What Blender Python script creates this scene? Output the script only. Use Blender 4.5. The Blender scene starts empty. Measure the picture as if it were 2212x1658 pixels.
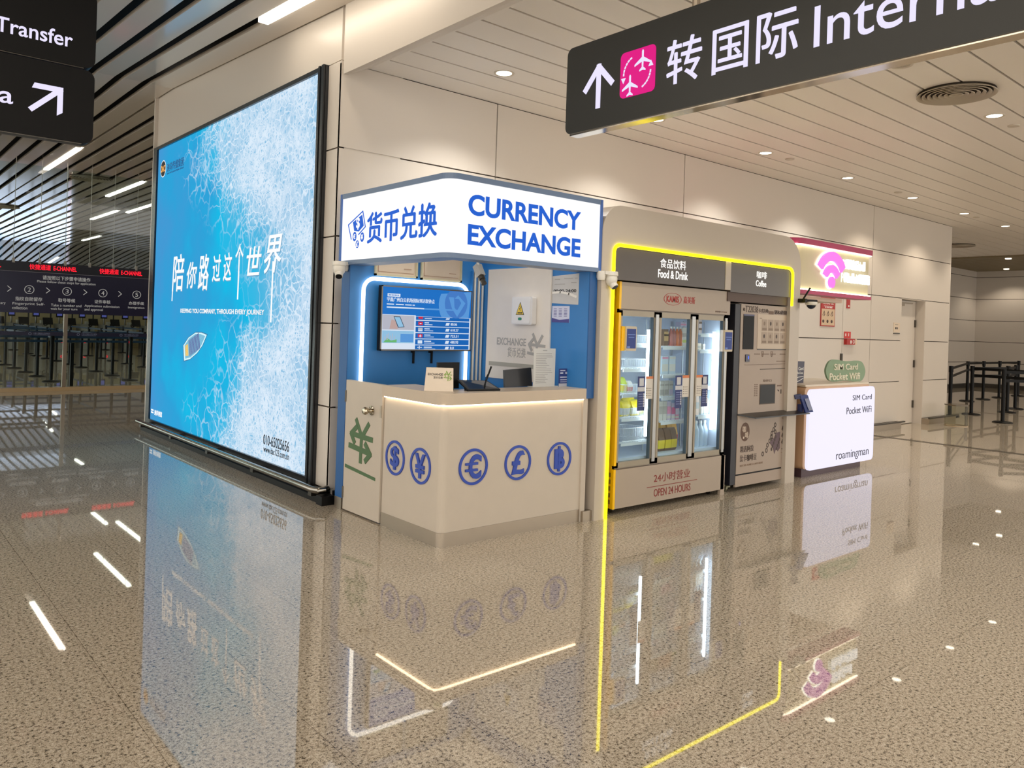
import bpy, bmesh, math, random
from mathutils import Vector, Matrix
random.seed(7)
S = bpy.context.scene
COL = S.collection

# ------------------------------------------------------------------ camera
YAW, ROLL = math.radians(49.46), math.radians(-1.89)
F_PX, HOR = 1704.6, 704.5
fw = Vector((math.cos(YAW), math.sin(YAW), 0))
rt = Vector((math.sin(YAW), -math.cos(YAW), 0))
up = Vector((0, 0, 1))
r3 = rt * math.cos(ROLL) - up * math.sin(ROLL)
u3 = up * math.cos(ROLL) + rt * math.sin(ROLL)
cd = bpy.data.cameras.new('camera')
cam = bpy.data.objects.new('camera', cd)
COL.objects.link(cam)
M = Matrix((r3, u3, -fw)).transposed().to_4x4()
M.translation = (0, 0, 1.5)
cam.matrix_world = M
cd.sensor_fit = 'HORIZONTAL'
cd.sensor_width = 36
cd.lens = 36 * F_PX / 2212
cd.shift_y = (HOR - 829) / 2212
cd.clip_start = 0.05
cd.clip_end = 300
S.camera = cam

# ------------------------------------------------------------------ world, exposure
S.view_settings.view_transform = 'Standard'
S.view_settings.look = 'None'
S.view_settings.exposure = 0.0
S.view_settings.gamma = 1
S.view_settings.use_curve_mapping = False
S.cycles.use_denoising = True
S.cycles.max_bounces = 6
S.cycles.diffuse_bounces = 3
S.cycles.glossy_bounces = 4
S.cycles.transparent_max_bounces = 16
S.cycles.sample_clamp_indirect = 6
S.cycles.caustics_reflective = False
S.cycles.caustics_refractive = False
W = bpy.data.worlds.new('terminal')
S.world = W
W.use_nodes = True
W.node_tree.nodes['Background'].inputs[0].default_value = (1.0, 0.955, 0.89, 1)
W.node_tree.nodes['Background'].inputs[1].default_value = 2.3
DOWNLIGHT_W = 98
CEIL = 3.64

# ------------------------------------------------------------------ materials
def lin(c):
    return tuple(((v / 255) / 12.92 if v / 255 <= .04045 else ((v / 255 + .055) / 1.055) ** 2.4) for v in c)
def nd(nt, typ, **kw):
    n = nt.nodes.new(typ)
    for k, v in kw.items():
        if k.startswith('i_'):
            n.inputs[int(k[2:])].default_value = v
        else:
            setattr(n, k, v)
    return n
MATS = {}
def mat(name, rgb, rough=.5, metal=0, emit=0, spec=.5, var=.04, vs=9, alpha=1, coat=0):
    if name in MATS: return MATS[name]
    m = bpy.data.materials.new(name); MATS[name] = m
    m.use_nodes = True
    nt = m.node_tree
    b = nt.nodes['Principled BSDF']
    c = lin(rgb)
    b.inputs['Roughness'].default_value = rough
    b.inputs['Metallic'].default_value = metal
    b.inputs['Specular IOR Level'].default_value = spec
    b.inputs['Coat Weight'].default_value = coat
    b.inputs['Base Color'].default_value = (*c, 1)
    if emit:
        b.inputs['Emission Color'].default_value = (*c, 1)
        b.inputs['Emission Strength'].default_value = emit
        b.inputs['Base Color'].default_value = (*[x * .06 for x in c], 1)
        b.inputs['Specular IOR Level'].default_value = .2
    elif var:
        tc = nd(nt, 'ShaderNodeTexCoord')
        no = nd(nt, 'ShaderNodeTexNoise'); no.inputs['Scale'].default_value = vs; no.inputs['Detail'].default_value = 3
        mx = nd(nt, 'ShaderNodeMix', data_type='RGBA')
        mx.inputs[6].default_value = (*[x * (1 - var) for x in c], 1)
        mx.inputs[7].default_value = (*[min(1, x * (1 + var)) for x in c], 1)
        nt.links.new(tc.outputs['Object'], no.inputs['Vector'])
        nt.links.new(no.outputs[0], mx.inputs[0])
        nt.links.new(mx.outputs[2], b.inputs['Base Color'])
    return m
def glass_mat(name, tint=(235, 245, 245), refl=.06, op=0.0):
    if name in MATS: return MATS[name]
    m = bpy.data.materials.new(name); MATS[name] = m
    m.use_nodes = True
    nt = m.node_tree; nt.nodes.remove(nt.nodes['Principled BSDF'])
    out = nt.nodes['Material Output']
    tr = nd(nt, 'ShaderNodeBsdfTransparent'); tr.inputs[0].default_value = (*lin(tint), 1)
    gl = nd(nt, 'ShaderNodeBsdfGlossy'); gl.inputs['Roughness'].default_value = .02
    fr = nd(nt, 'ShaderNodeFresnel'); fr.inputs[0].default_value = 1.45
    ml = nd(nt, 'ShaderNodeMath', operation='MULTIPLY'); ml.inputs[1].default_value = refl / .04
    mn = nd(nt, 'ShaderNodeMath', operation='MINIMUM'); mn.inputs[1].default_value = .6
    mx = nd(nt, 'ShaderNodeMixShader')
    ge = nd(nt, 'ShaderNodeNewGeometry'); sb = nd(nt, 'ShaderNodeMath', operation='SUBTRACT'); sb.inputs[0].default_value = 1     # only the outer face of a pane reflects
    m2 = nd(nt, 'ShaderNodeMath', operation='MULTIPLY')
    nt.links.new(ge.outputs['Backfacing'], sb.inputs[1]); nt.links.new(mn.outputs[0], m2.inputs[0]); nt.links.new(sb.outputs[0], m2.inputs[1])
    nt.links.new(fr.outputs[0], ml.inputs[0]); nt.links.new(ml.outputs[0], mn.inputs[0]); nt.links.new(m2.outputs[0], mx.inputs[0])
    nt.links.new(tr.outputs[0], mx.inputs[1]); nt.links.new(gl.outputs[0], mx.inputs[2])
    nt.links.new(mx.outputs[0], out.inputs[0])
    return m
def floor_mat():
    m = bpy.data.materials.new('granite floor'); m.use_nodes = True
    nt = m.node_tree; L = nt.links.new
    b = nt.nodes['Principled BSDF']
    tc = nd(nt, 'ShaderNodeTexCoord')
    n1 = nd(nt, 'ShaderNodeTexNoise'); n1.inputs['Scale'].default_value = 70; n1.inputs['Detail'].default_value = 4; n1.inputs['Roughness'].default_value = .75
    n2 = nd(nt, 'ShaderNodeTexNoise'); n2.inputs['Scale'].default_value = 230; n2.inputs['Detail'].default_value = 2
    for n in (n1, n2): L(tc.outputs['Object'], n.inputs['Vector'])
    r1 = nd(nt, 'ShaderNodeValToRGB')
    e = r1.color_ramp.elements
    e[0].position = .37; e[0].color = (*lin((58, 48, 40)), 1)
    e[1].position = .47; e[1].color = (*lin((184, 171, 152)), 1)
    x = e.new(.56); x.color = (*lin((196, 184, 166)), 1)
    x = e.new(.66); x.color = (*lin((216, 206, 192)), 1)
    L(n1.outputs[0], r1.inputs[0])
    r2 = nd(nt, 'ShaderNodeValToRGB')
    r2.color_ramp.elements[0].position = .36; r2.color_ramp.elements[0].color = (.22, .2, .18, 1)
    r2.color_ramp.elements[1].position = .47; r2.color_ramp.elements[1].color = (1, 1, 1, 1)
    L(n2.outputs[0], r2.inputs[0])
    mu = nd(nt, 'ShaderNodeMix', data_type='RGBA', blend_type='MULTIPLY'); mu.inputs[0].default_value = .8
    L(r1.outputs[0], mu.inputs[6]); L(r2.outputs[0], mu.inputs[7])
    # slab joints
    mp = nd(nt, 'ShaderNodeMapping'); mp.inputs['Location'].default_value = (.345, .1, 0); mp.inputs['Rotation'].default_value = (0, 0, math.radians(90))
    L(tc.outputs['Object'], mp.inputs[0])
    br = nd(nt, 'ShaderNodeTexBrick'); br.inputs['Scale'].default_value = 1
    br.inputs['Mortar Size'].default_value = .0012; br.inputs['Mortar Smooth'].default_value = 0
    br.inputs['Brick Width'].default_value = 1.2; br.inputs['Row Height'].default_value = .489
    br.inputs['Color1'].default_value = (1, 1, 1, 1); br.inputs['Color2'].default_value = (.985, .985, .985, 1); br.inputs['Mortar'].default_value = (.4, .37, .33, 1)
    L(mp.outputs[0], br.inputs[0])
    m2 = nd(nt, 'ShaderNodeMix', data_type='RGBA', blend_type='MULTIPLY'); m2.inputs[0].default_value = 1
    L(mu.outputs[2], m2.inputs[6]); L(br.outputs[0], m2.inputs[7])
    L(m2.outputs[2], b.inputs['Base Color'])
    b.inputs['Roughness'].default_value = .022
    b.inputs['IOR'].default_value = 1.72
    return m
def ocean_mat():
    """the photograph printed on the big light box: turquoise sea left, white foam right"""
    m = bpy.data.materials.new('printed sea'); m.use_nodes = True
    nt = m.node_tree; L = nt.links.new
    nt.nodes.remove(nt.nodes['Principled BSDF'])
    out = nt.nodes['Material Output']
    em = nd(nt, 'ShaderNodeEmission'); L(em.outputs[0], out.inputs[0]); em.inputs[1].default_value = 1.04
    tc = nd(nt, 'ShaderNodeTexCoord'); sp = nd(nt, 'ShaderNodeSeparateXYZ'); L(tc.outputs['Object'], sp.inputs[0])
    def mr(src, a, b, c=0, d=1, typ='LINEAR'):
        n = nd(nt, 'ShaderNodeMapRange', interpolation_type=typ); L(src, n.inputs[0])
        for i, v in enumerate((a, b, c, d)): n.inputs[1 + i].default_value = v
        return n.outputs[0]
    def mth(op, a, b):
        n = nd(nt, 'ShaderNodeMath', operation=op)
        for i, v in enumerate((a, b)):
            if isinstance(v, (int, float)): n.inputs[i].default_value = v
            else: L(v, n.inputs[i])
        return n.outputs[0]
    u = mr(sp.outputs[1], 2.27, -2.22); v = mr(sp.outputs[2], .155, 3.623)
    fc = nd(nt, 'ShaderNodeFloatCurve')
    cv = fc.mapping.curves[0]
    pts = [(0, .50), (.12, .53), (.25, .60), (.36, .70), (.47, .80), (.58, .77), (.68, .60), (.80, .45), (.9, .36), (1, .44)]
    cv.points[0].location = pts[0]; cv.points[1].location = pts[-1]
    for p in pts[1:-1]: cv.points.new(*p)
    fc.mapping.update()
    L(v, fc.inputs[1])
    na = nd(nt, 'ShaderNodeTexNoise'); na.inputs['Scale'].default_value = 1.6; na.inputs['Detail'].default_value = 5; L(tc.outputs['Object'], na.inputs['Vector'])
    d = mth('ADD', mth('SUBTRACT', u, fc.outputs[0]), mth('MULTIPLY', mth('SUBTRACT', na.outputs[0], .5), .45))
    # warped coordinates
    nw = nd(nt, 'ShaderNodeTexNoise'); nw.inputs['Scale'].default_value = 3; nw.inputs['Detail'].default_value = 3; L(tc.outputs['Object'], nw.inputs['Vector'])
    wv = nd(nt, 'ShaderNodeVectorMath', operation='SCALE'); L(nw.outputs[1], wv.inputs[0]); wv.inputs['Scale'].default_value = .35
    wa = nd(nt, 'ShaderNodeVectorMath', operation='ADD'); L(tc.outputs['Object'], wa.inputs[0]); L(wv.outputs[0], wa.inputs[1])
    def web(scale, wid):
        vo = nd(nt, 'ShaderNodeTexVoronoi', feature='DISTANCE_TO_EDGE'); vo.inputs['Scale'].default_value = scale
        L(wa.outputs[0], vo.inputs['Vector'])
        return mr(vo.outputs['Distance'], 0, wid, 1, 0, 'SMOOTHSTEP')
    w1 = web(4.5, .06); w2 = web(11, .12); w3 = web(26, .3)
    nf = nd(nt, 'ShaderNodeTexNoise'); nf.inputs['Scale'].default_value = 17; nf.inputs['Detail'].default_value = 5; nf.inputs['Roughness'].default_value = .8; L(tc.outputs['Object'], nf.inputs['Vector'])
    fine = mr(nf.outputs[0], .44, .56, 0, 1, 'SMOOTHSTEP')
    nb = nd(nt, 'ShaderNodeTexNoise'); nb.inputs['Scale'].default_value = 2.2; nb.inputs['Detail'].default_value = 2; L(wa.outputs[0], nb.inputs['Vector'])
    k1 = mr(d, -.22, .02, 0, .55, 'SMOOTHSTEP'); k2 = mr(d, -.06, .12, 0, .95, 'SMOOTHSTEP'); k3 = mr(d, .0, .2, 0, 1, 'SMOOTHSTEP')
    mask = mth('MAXIMUM', mth('MULTIPLY', w1, k1), mth('MULTIPLY', w2, k2))
    dense = mth('MULTIPLY', mth('MAXIMUM', fine, w3), mth('MULTIPLY', k3, mr(nb.outputs[0], .36, .62, .28, .95)))
    mask = mth('MAXIMUM', mask, dense)
    ns = nd(nt, 'ShaderNodeTexNoise'); ns.inputs['Scale'].default_value = .9; ns.inputs['Detail'].default_value = 4; L(tc.outputs['Object'], ns.inputs['Vector'])
    cr = nd(nt, 'ShaderNodeValToRGB'); e = cr.color_ramp.elements
    e[0].position = .0; e[0].color = (*lin((72, 148, 208)), 1)
    e[1].position = 1; e[1].color = (*lin((128, 190, 226)), 1)
    x = e.new(.3); x.color = (*lin((46, 160, 214)), 1)
    x = e.new(.5); x.color = (*lin((24, 184, 228)), 1)
    x = e.new(.68); x.color = (*lin((72, 180, 222)), 1)
    L(mth('ADD', mth('MULTIPLY', u, .75), mth('MULTIPLY', mth('SUBTRACT', ns.outputs[0], .38), .9)), cr.inputs[0])
    m1 = nd(nt, 'ShaderNodeMix', data_type='RGBA'); L(mr(d, -.05, .25, 0, .75), m1.inputs[0]); L(cr.outputs[0], m1.inputs[6]); m1.inputs[7].default_value = (*lin((140, 186, 220)), 1)
    m2 = nd(nt, 'ShaderNodeMix', data_type='RGBA'); L(mask, m2.inputs[0]); L(m1.outputs[2], m2.inputs[6]); m2.inputs[7].default_value = (*lin((222, 236, 249)), 1)
    L(m2.outputs[2], em.inputs[0])
    return m
def slat_mat():
    m = bpy.data.materials.new('brushed ceiling slat'); m.use_nodes = True
    nt = m.node_tree; L = nt.links.new; b = nt.nodes['Principled BSDF']
    b.inputs['Base Color'].default_value = (*lin((224, 214, 202)), 1)
    b.inputs['Metallic'].default_value = .1
    b.inputs['Roughness'].default_value = .2
    tc = nd(nt, 'ShaderNodeTexCoord'); no = nd(nt, 'ShaderNodeTexNoise'); no.inputs['Scale'].default_value = 1.2
    L(tc.outputs['Object'], no.inputs['Vector'])
    mr = nd(nt, 'ShaderNodeMapRange'); L(no.outputs[0], mr.inputs[0]); mr.inputs[3].default_value = .08; mr.inputs[4].default_value = .15
    L(mr.outputs[0], b.inputs['Roughness'])
    return m

WALL = mat('beige wall panel', (213, 204, 193), .32, spec=.45, var=.015, vs=1.5)
SEAM = mat('dark joint', (60, 48, 36), .8)
BLACK = mat('black void', (6, 6, 6), .9, var=0)
CEILM = mat('ceiling board', (238, 232, 224), .38, spec=.4, var=.012, vs=2)
STEEL = mat('brushed steel', (176, 164, 148), .32, metal=.9)
STEELD = mat('dark steel', (92, 88, 82), .3, metal=.9)
WHITE = mat('white paint', (225, 222, 214), .4)
CREAM = mat('cream laminate', (198, 187, 172), .38)
BLUE = mat('blue laminate', (48, 122, 190), .4)
BLUED = mat('deep blue edge', (28, 88, 150), .4)
NAVY = mat('navy ink', (38, 70, 165), .5)
DARK = mat('charcoal', (38, 38, 40), .35)
BLK = mat('black plastic', (14, 14, 15), .45, spec=.2)
GLASS = glass_mat('clear glass')
LBOX = mat('lit white acrylic', (255, 255, 255), emit=1.0)
TUBEW = mat('white neon', (255, 250, 240), emit=3.2)
TUBEY = mat('yellow neon', (255, 236, 12), emit=4.5)
LAMP = mat('warm lamp', (255, 244, 220), emit=6.0)
STRIP = mat('warm ceiling strip', (255, 242, 222), emit=11.0)
INKW = mat('white lettering', (240, 240, 236), .5, var=0)
INKWE = mat('lit white lettering', (232, 226, 255), emit=1.0)
INKK = mat('black lettering', (40, 38, 36), .5, var=0)
INKB = mat('lit blue lettering', (18, 92, 204), emit=1.0)
REDL = mat('red led', (255, 30, 50), emit=1.4)
SEA = ocean_mat(); SLAT = slat_mat(); GRAN = floor_mat()

# ------------------------------------------------------------------ mesh helpers
_tc = {}
def text_geo(s, bold=0.0):
    k = (s, bold)
    if k in _tc: return _tc[k]
    c = bpy.data.curves.new('t', 'FONT'); c.body = s; c.size = 1; c.offset = bold; c.resolution_u = 5
    o = bpy.data.objects.new('t', c); COL.objects.link(o)
    m = o.evaluated_get(bpy.context.evaluated_depsgraph_get()).to_mesh()
    vs = [(v.co.x, v.co.y) for v in m.vertices]; fs = [tuple(p.vertices) for p in m.polygons]
    o.evaluated_get(bpy.context.evaluated_depsgraph_get()).to_mesh_clear()
    bpy.data.objects.remove(o); bpy.data.curves.remove(c)
    cnt = {}
    for f in fs:
        for i in range(len(f)):
            e = (f[i], f[(i + 1) % len(f)])
            cnt[tuple(sorted(e))] = cnt.get(tuple(sorted(e)), 0) + 1
    be = [e for e, n in cnt.items() if n == 1]
    xs = [v[0] for v in vs]; ys = [v[1] for v in vs]
    _tc[k] = (vs, fs, be, min(xs), min(ys), max(xs), max(ys))
    return _tc[k]
def PY(y): return lambda u, v, d=0: (u, y - d, v)
def PX(x): return lambda u, v, d=0: (x - d, u, v)
def rr(u0, v0, u1, v1, r, n=6):
    pts = []
    su = 1 if u1 > u0 else -1; sv = 1 if v1 > v0 else -1
    for cx, cy, a0 in ((u1 - su * r, v1 - sv * r, 0), (u0 + su * r, v1 - sv * r, 90), (u0 + su * r, v0 + sv * r, 180), (u1 - su * r, v0 + sv * r, 270)):
        for i in range(n + 1):
            a = math.radians(a0 + 90 * i / n); pts.append((cx + su * r * math.cos(a), cy + sv * r * math.sin(a)))
    return pts
def ell(cu, cv, ru, rv, n=28): return [(cu + ru * math.cos(2 * math.pi * i / n), cv + rv * math.sin(2 * math.pi * i / n)) for i in range(n)]
ROOT = {}
class MB:
    def __init__(s): s.v = []; s.f = []; s.m = []
    def face(s, pts, m=0):
        b = len(s.v); s.v += [tuple(p) for p in pts]; s.f.append(tuple(range(b, b + len(pts)))); s.m.append(m)
    def box(s, x0, y0, z0, x1, y1, z1, m=0):
        b = len(s.v)
        s.v += [(x, y, z) for x in (x0, x1) for y in (y0, y1) for z in (z0, z1)]
        for q in ((0, 1, 3, 2), (4, 6, 7, 5), (0, 4, 5, 1), (2, 3, 7, 6), (0, 2, 6, 4), (1, 5, 7, 3)):
            s.f.append(tuple(b + i for i in q)); s.m.append(m)
        return s
    def prism(s, pts, off, m=0, mside=None):
        b = len(s.v); n = len(pts); off = Vector(off)
        s.v += [tuple(p) for p in pts] + [tuple(Vector(p) + off) for p in pts]
        s.f.append(tuple(range(b, b + n))); s.m.append(m)
        s.f.append(tuple(range(b + 2 * n - 1, b + n - 1, -1))); s.m.append(m)
        for i in range(n):
            j = (i + 1) % n
            s.f.append((b + i, b + n + i, b + n + j, b + j)); s.m.append(m if mside is None else mside)
        return s
    def flat(s, P, pts, m=0, d0=0, d1=.002, mside=None):
        a = Vector(P(0, 0, d0)); b = Vector(P(0, 0, d1))
        return s.prism([P(u, v, d0) for u, v in pts], b - a, m, mside)
    def rect(s, P, u0, v0, u1, v1, m=0, d0=0, d1=.002): return s.flat(P, [(u0, v0), (u1, v0), (u1, v1), (u0, v1)], m, d0, d1)
    def ring(s, P, cu, cv, ro, ri, m=0, d0=0, d1=.004, n=32, k=1):
        for i in range(n):
            a, b = 2 * math.pi * i / n, 2 * math.pi * (i + 1) / n
            s.flat(P, [(cu + r * math.cos(t), cv + k * r * math.sin(t)) for r, t in ((ri, a), (ro, a), (ro, b), (ri, b))], m, d0, d1)
        return s
    def stroke(s, P, pts, w, m=0, d0=0, d1=.003):
        for (a, b) in zip(pts[:-1], pts[1:]):
            dx, dy = b[0] - a[0], b[1] - a[1]; l = math.hypot(dx, dy) or 1
            nx, ny = -dy / l * w / 2, dx / l * w / 2
            ex, ey = dx / l * w * .3, dy / l * w * .3
            s.flat(P, [(a[0] + nx - ex, a[1] + ny - ey), (b[0] + nx + ex, b[1] + ny + ey), (b[0] - nx + ex, b[1] - ny + ey), (a[0] - nx - ex, a[1] - ny - ey)], m, d0, d1)
        return s
    def text(s, t, P, box, m=0, d0=0, d1=.002, bold=0, shear=0):
        if bold > .001 and any(ord(ch) > 0x2e80 for ch in t):      # thicken dense characters by overprinting
            w = abs(box[2] - box[0]) / len(t) * bold * .9; e = (d1 - d0) * .04
            for i, (a, c) in enumerate(((-w, -w * .5), (w, -w * .5), (0, w * .8))):
                s.text(t, P, (box[0] + a, box[1] + c, box[2] + a, box[3] + c), m, d0, d1 + e * i, 0, shear)
            return s
        vs, fs, be, x0, y0, x1, y1 = text_geo(t, bold)
        u0, v0, u1, v1 = box
        if v1 is None: v1 = v0 + abs(u1 - u0) * (y1 - y0) / (x1 - x0)
        def mp(p):
            b = (p[1] - y0) / (y1 - y0); a = (p[0] - x0) / (x1 - x0) + shear * (b - .5)
            return u0 + a * (u1 - u0), v0 + b * (v1 - v0)
        b = len(s.v); n = len(vs)
        q = [mp(p) for p in vs]
        s.v += [P(a, c, d1) for a, c in q] + [P(a, c, d0) for a, c in q]
        for f in fs: s.f.append(tuple(b + i for i in f)); s.m.append(m)
        for i, j in be: s.f.append((b + i, b + j, b + n + j, b + n + i)); s.m.append(m)
        return s
    def cyl(s, p0, p1, r0, r1=None, n=16, m=0, mcap=None):
        r1 = r0 if r1 is None else r1
        p0, p1 = Vector(p0), Vector(p1); ax = (p1 - p0).normalized()
        a = ax.orthogonal().normalized(); c = ax.cross(a); b = len(s.v)
        for p, r in ((p0, r0), (p1, r1)):
            s.v += [tuple(p + (a * math.cos(2 * math.pi * i / n) + c * math.sin(2 * math.pi * i / n)) * r) for i in range(n)]
        for i in range(n):
            j = (i + 1) % n; s.f.append((b + i, b + j, b + n + j, b + n + i)); s.m.append(m)
        mc = m if mcap is None else mcap
        s.f.append(tuple(b + n - 1 - i for i in range(n))); s.m.append(mc)
        s.f.append(tuple(b + n + i for i in range(n))); s.m.append(mc)
        return s
    def lathe(s, o, prof, n=20, m=0, ax=(0, 0, 1), ms=None, ring=False):
        o = Vector(o); ax = Vector(ax).normalized(); a = ax.orthogonal().normalized(); c = ax.cross(a); b = len(s.v)
        for r, h in prof:
            s.v += [tuple(o + ax * h + (a * math.cos(2 * math.pi * i / n) + c * math.sin(2 * math.pi * i / n)) * max(r, 1e-5)) for i in range(n)]
        N = len(prof)
        for k in range(N if ring else N - 1):
            k2 = (k + 1) % N
            for i in range(n):
                j = (i + 1) % n
                s.f.append((b + k * n + i, b + k * n + j, b + k2 * n + j, b + k2 * n + i)); s.m.append(ms[k] if ms else m)
        if ring: return s
        s.f.append(tuple(b + n - 1 - i for i in range(n))); s.m.append(ms[0] if ms else m)
        e = b + (len(prof) - 1) * n
        s.f.append(tuple(e + i for i in range(n))); s.m.append(ms[-1] if ms else m)
        return s
    def tube(s, pts, r, n=8, m=0, closed=False):
        pts = [Vector(p) for p in pts]; N = len(pts); b = len(s.v); prev = None
        for k, p in enumerate(pts):
            if closed: t = pts[(k + 1) % N] - pts[k - 1]
            else: t = pts[min(k + 1, N - 1)] - pts[max(k - 1, 0)]
            t.normalize()
            a = t.orthogonal().normalized() if prev is None else (prev - t * prev.dot(t)).normalized()
            prev = a; c = t.cross(a)
            s.v += [tuple(p + (a * math.cos(2 * math.pi * i / n) + c * math.sin(2 * math.pi * i / n)) * r) for i in range(n)]
        for k in range(N if closed else N - 1):
            k2 = (k + 1) % N
            for i in range(n):
                j = (i + 1) % n; s.f.append((b + k * n + i, b + k * n + j, b + k2 * n + j, b + k2 * n + i)); s.m.append(m)
        if not closed:
            s.f.append(tuple(b + n - 1 - i for i in range(n))); s.m.append(m)
            e = b + (N - 1) * n; s.f.append(tuple(e + i for i in range(n))); s.m.append(m)
        return s
    def build(s, name, mats, parent=None, loc=None, smooth=False, label=None):
        o0 = Vector(loc) if loc is not None else (ROOT[parent.name] if parent else Vector((0, 0, 0)))
        me = bpy.data.meshes.new(name)
        me.from_pydata([tuple(Vector(p) - o0) for p in s.v], [], s.f)
        for q in (mats if isinstance(mats, (list, tuple)) else [mats]): me.materials.append(q)
        me.polygons.foreach_set('material_index', s.m)
        bm = bmesh.new(); bm.from_mesh(me)
        bmesh.ops.remove_doubles(bm, verts=bm.verts, dist=1e-5)
        bmesh.ops.recalc_face_normals(bm, faces=bm.faces); bm.to_mesh(me); bm.free()
        if smooth:
            me.polygons.foreach_set('use_smooth', [True] * len(me.polygons))
            me.set_sharp_from_angle(angle=math.radians(40))
        o = bpy.data.objects.new(name, me); COL.objects.link(o)
        if parent is None: o.location = o0
        else: o.parent = parent
        ROOT[o.name] = o0
        if label: o['label'] = label
        return o
def tag(o, label, cat, group=None):
    o['label'] = label; o['category'] = cat
    if group: o['group'] = group
    return o
def thing(name, label, cat, loc, group=None):
    o = bpy.data.objects.new(name, None); COL.objects.link(o); o.location = loc; o.empty_display_size = .1
    ROOT[o.name] = Vector(loc)
    return tag(o, label, cat, group)
def struct(mb, name, mats, **k):
    o = mb.build(name, mats, **k); o['kind'] = 'structure'; return o
def copy_tree(o, loc=None, parent=None, rot=None):
    c = o.copy(); COL.objects.link(c)
    if parent: c.parent = parent
    if loc is not None: c.location = loc; ROOT[c.name] = Vector(loc)
    if rot is not None: c.rotation_euler = (0, 0, rot)
    for ch in o.children: copy_tree(ch, parent=c)
    return c
def arc_pts(cx, cy, r, a0, a1, n=8): return [(cx + r * math.cos(math.radians(a0 + (a1 - a0) * i / n)), cy + r * math.sin(math.radians(a0 + (a1 - a0) * i / n))) for i in range(n + 1)]
# ================================================================== SETTING
WY, BX = 5.92, 3.12
fl = MB(); fl.face([(-14, -10, 0), (34, -10, 0), (34, 64, 0), (-14, 64, 0)])
struct(fl, 'floor', GRAN)
b = MB()
b.box(12.13, -4, 0, 12.16, 5.77, .003); b.box(12.22, -4, 0, 12.25, 5.77, .003)
struct(b, 'trim_4', STEELD)

# low ceiling of long boards with dark slots
b = MB(); y = 5.6; g = .011
b.box(3.34, 5.6 + g, CEIL, 15.85, 5.92, CEIL + .03)
for k in range(40):
    ys = 5.6 - .3015 * k
    b.box(3.36, ys - .3015 + g, CEIL, 21.8, ys - g, CEIL + .03)
for k in range(15):
    ys = 5.6 + .3015 * k
    b.box(15.85 if k == 0 else 15.85, ys + g, CEIL, 21.8, ys + .3015 - g, CEIL + .03)
b.box(3.30, -6.6, CEIL + .06, 21.9, 10.2, CEIL + .08, 1)
b.box(3.34, -6.6, CEIL - .002, 3.38, 5.9, CEIL + .03)
struct(b, 'ceiling', [CEILM, SEAM])
# far slatted ceiling
b = MB()
for k in range(40):
    xs = 21.95 + .18 * k
    b.box(xs, -4, 3.82, xs + .12, 9.95, 3.87)
b.box(21.8, -4, 3.95, 29, 10, 3.97, 1); b.box(21.75, -4, 3.6, 21.9, 10, 3.95)
struct(b, 'ceiling', [mat('olive slat', (140, 126, 98), .5), BLACK])
# fascia between the low ceiling and the high hall
b = MB()
b.prism([(3.11, -6.6, 3.525), (3.15, -6.6, 3.525), (3.36, -6.6, 3.635), (3.36, -6.6, 3.7), (3.2, -6.6, 4.3), (3.11, -6.6, 4.3)], (0, 12.47, 0))
struct(b, 'trim_1', WALL)

# main wall: panels with dark joints, door recess at 13.8..14.75
b = MB(); g = .006
rows = [(.10, .78), (.78, 1.475), (1.475, 2.2), (2.2, 2.935), (2.935, 3.64)]
for z0, z1 in rows:
    if z0 > 2.15: xs = [3.12, 4.79, 7.72, 12.67, 15.85]
    else: xs = [3.12, 4.79, 7.72, 10.2, 11.745, 12.67, 13.8, None, 14.75, 15.85]
    for a, c in zip(xs[:-1], xs[1:]):
        if a is None or c is None: continue
        b.box(a + (g if a > 3.2 else 0), WY, z0 + g, c - g, WY + .03, z1 - g)
b.box(3.15, WY + .02, 0, 13.785, WY + .2, 3.64, 1); b.box(14.765, WY + .02, 0, 15.84, WY + .2, 3.64, 1); b.box(13.785, WY + .02, 2.205, 14.765, WY + .2, 3.64, 1)
b.box(13.79, WY + .004, 0, 13.8, WY + .2, 2.2); b.box(14.75, WY + .004, 0, 14.76, WY + .2, 2.2); b.box(13.79, WY + .004, 2.19, 14.76, WY + .2, 2.2)
b.box(15.82, WY + .004, 0, 15.85, 12, 3.64)
struct(b, 'wall_right', [WALL, SEAM])
# baseboards of brushed steel
b = MB()
for x0, x1 in ((9.4, 13.62), (14.75, 15.95)):
    b.box(x0, WY - .13, 0, x1, WY, .10); b.box(x0, WY - .145, .10, x1 + .12, WY - .11, .125, 1)
struct(b, 'baseboard_right', [STEEL, STEELD])
d = MB(); d.box(13.82, WY + .16, .012, 14.73, WY + .2, 2.18)
door = struct(d, 'door_1', WALL)
d = MB()
for z in (.28, 1.0, 1.72): d.box(14.70, WY + .135, z, 14.725, WY + .16, z + .13)
d.build('hinge', STEELD, door)
d = MB(); d.box(13.85, WY + .1, 2.08, 14.15, WY + .16, 2.13); d.box(14.1, WY + .13, 2.13, 14.55, WY + .145, 2.15)
d.build('door_closer', STEEL, door)

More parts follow.
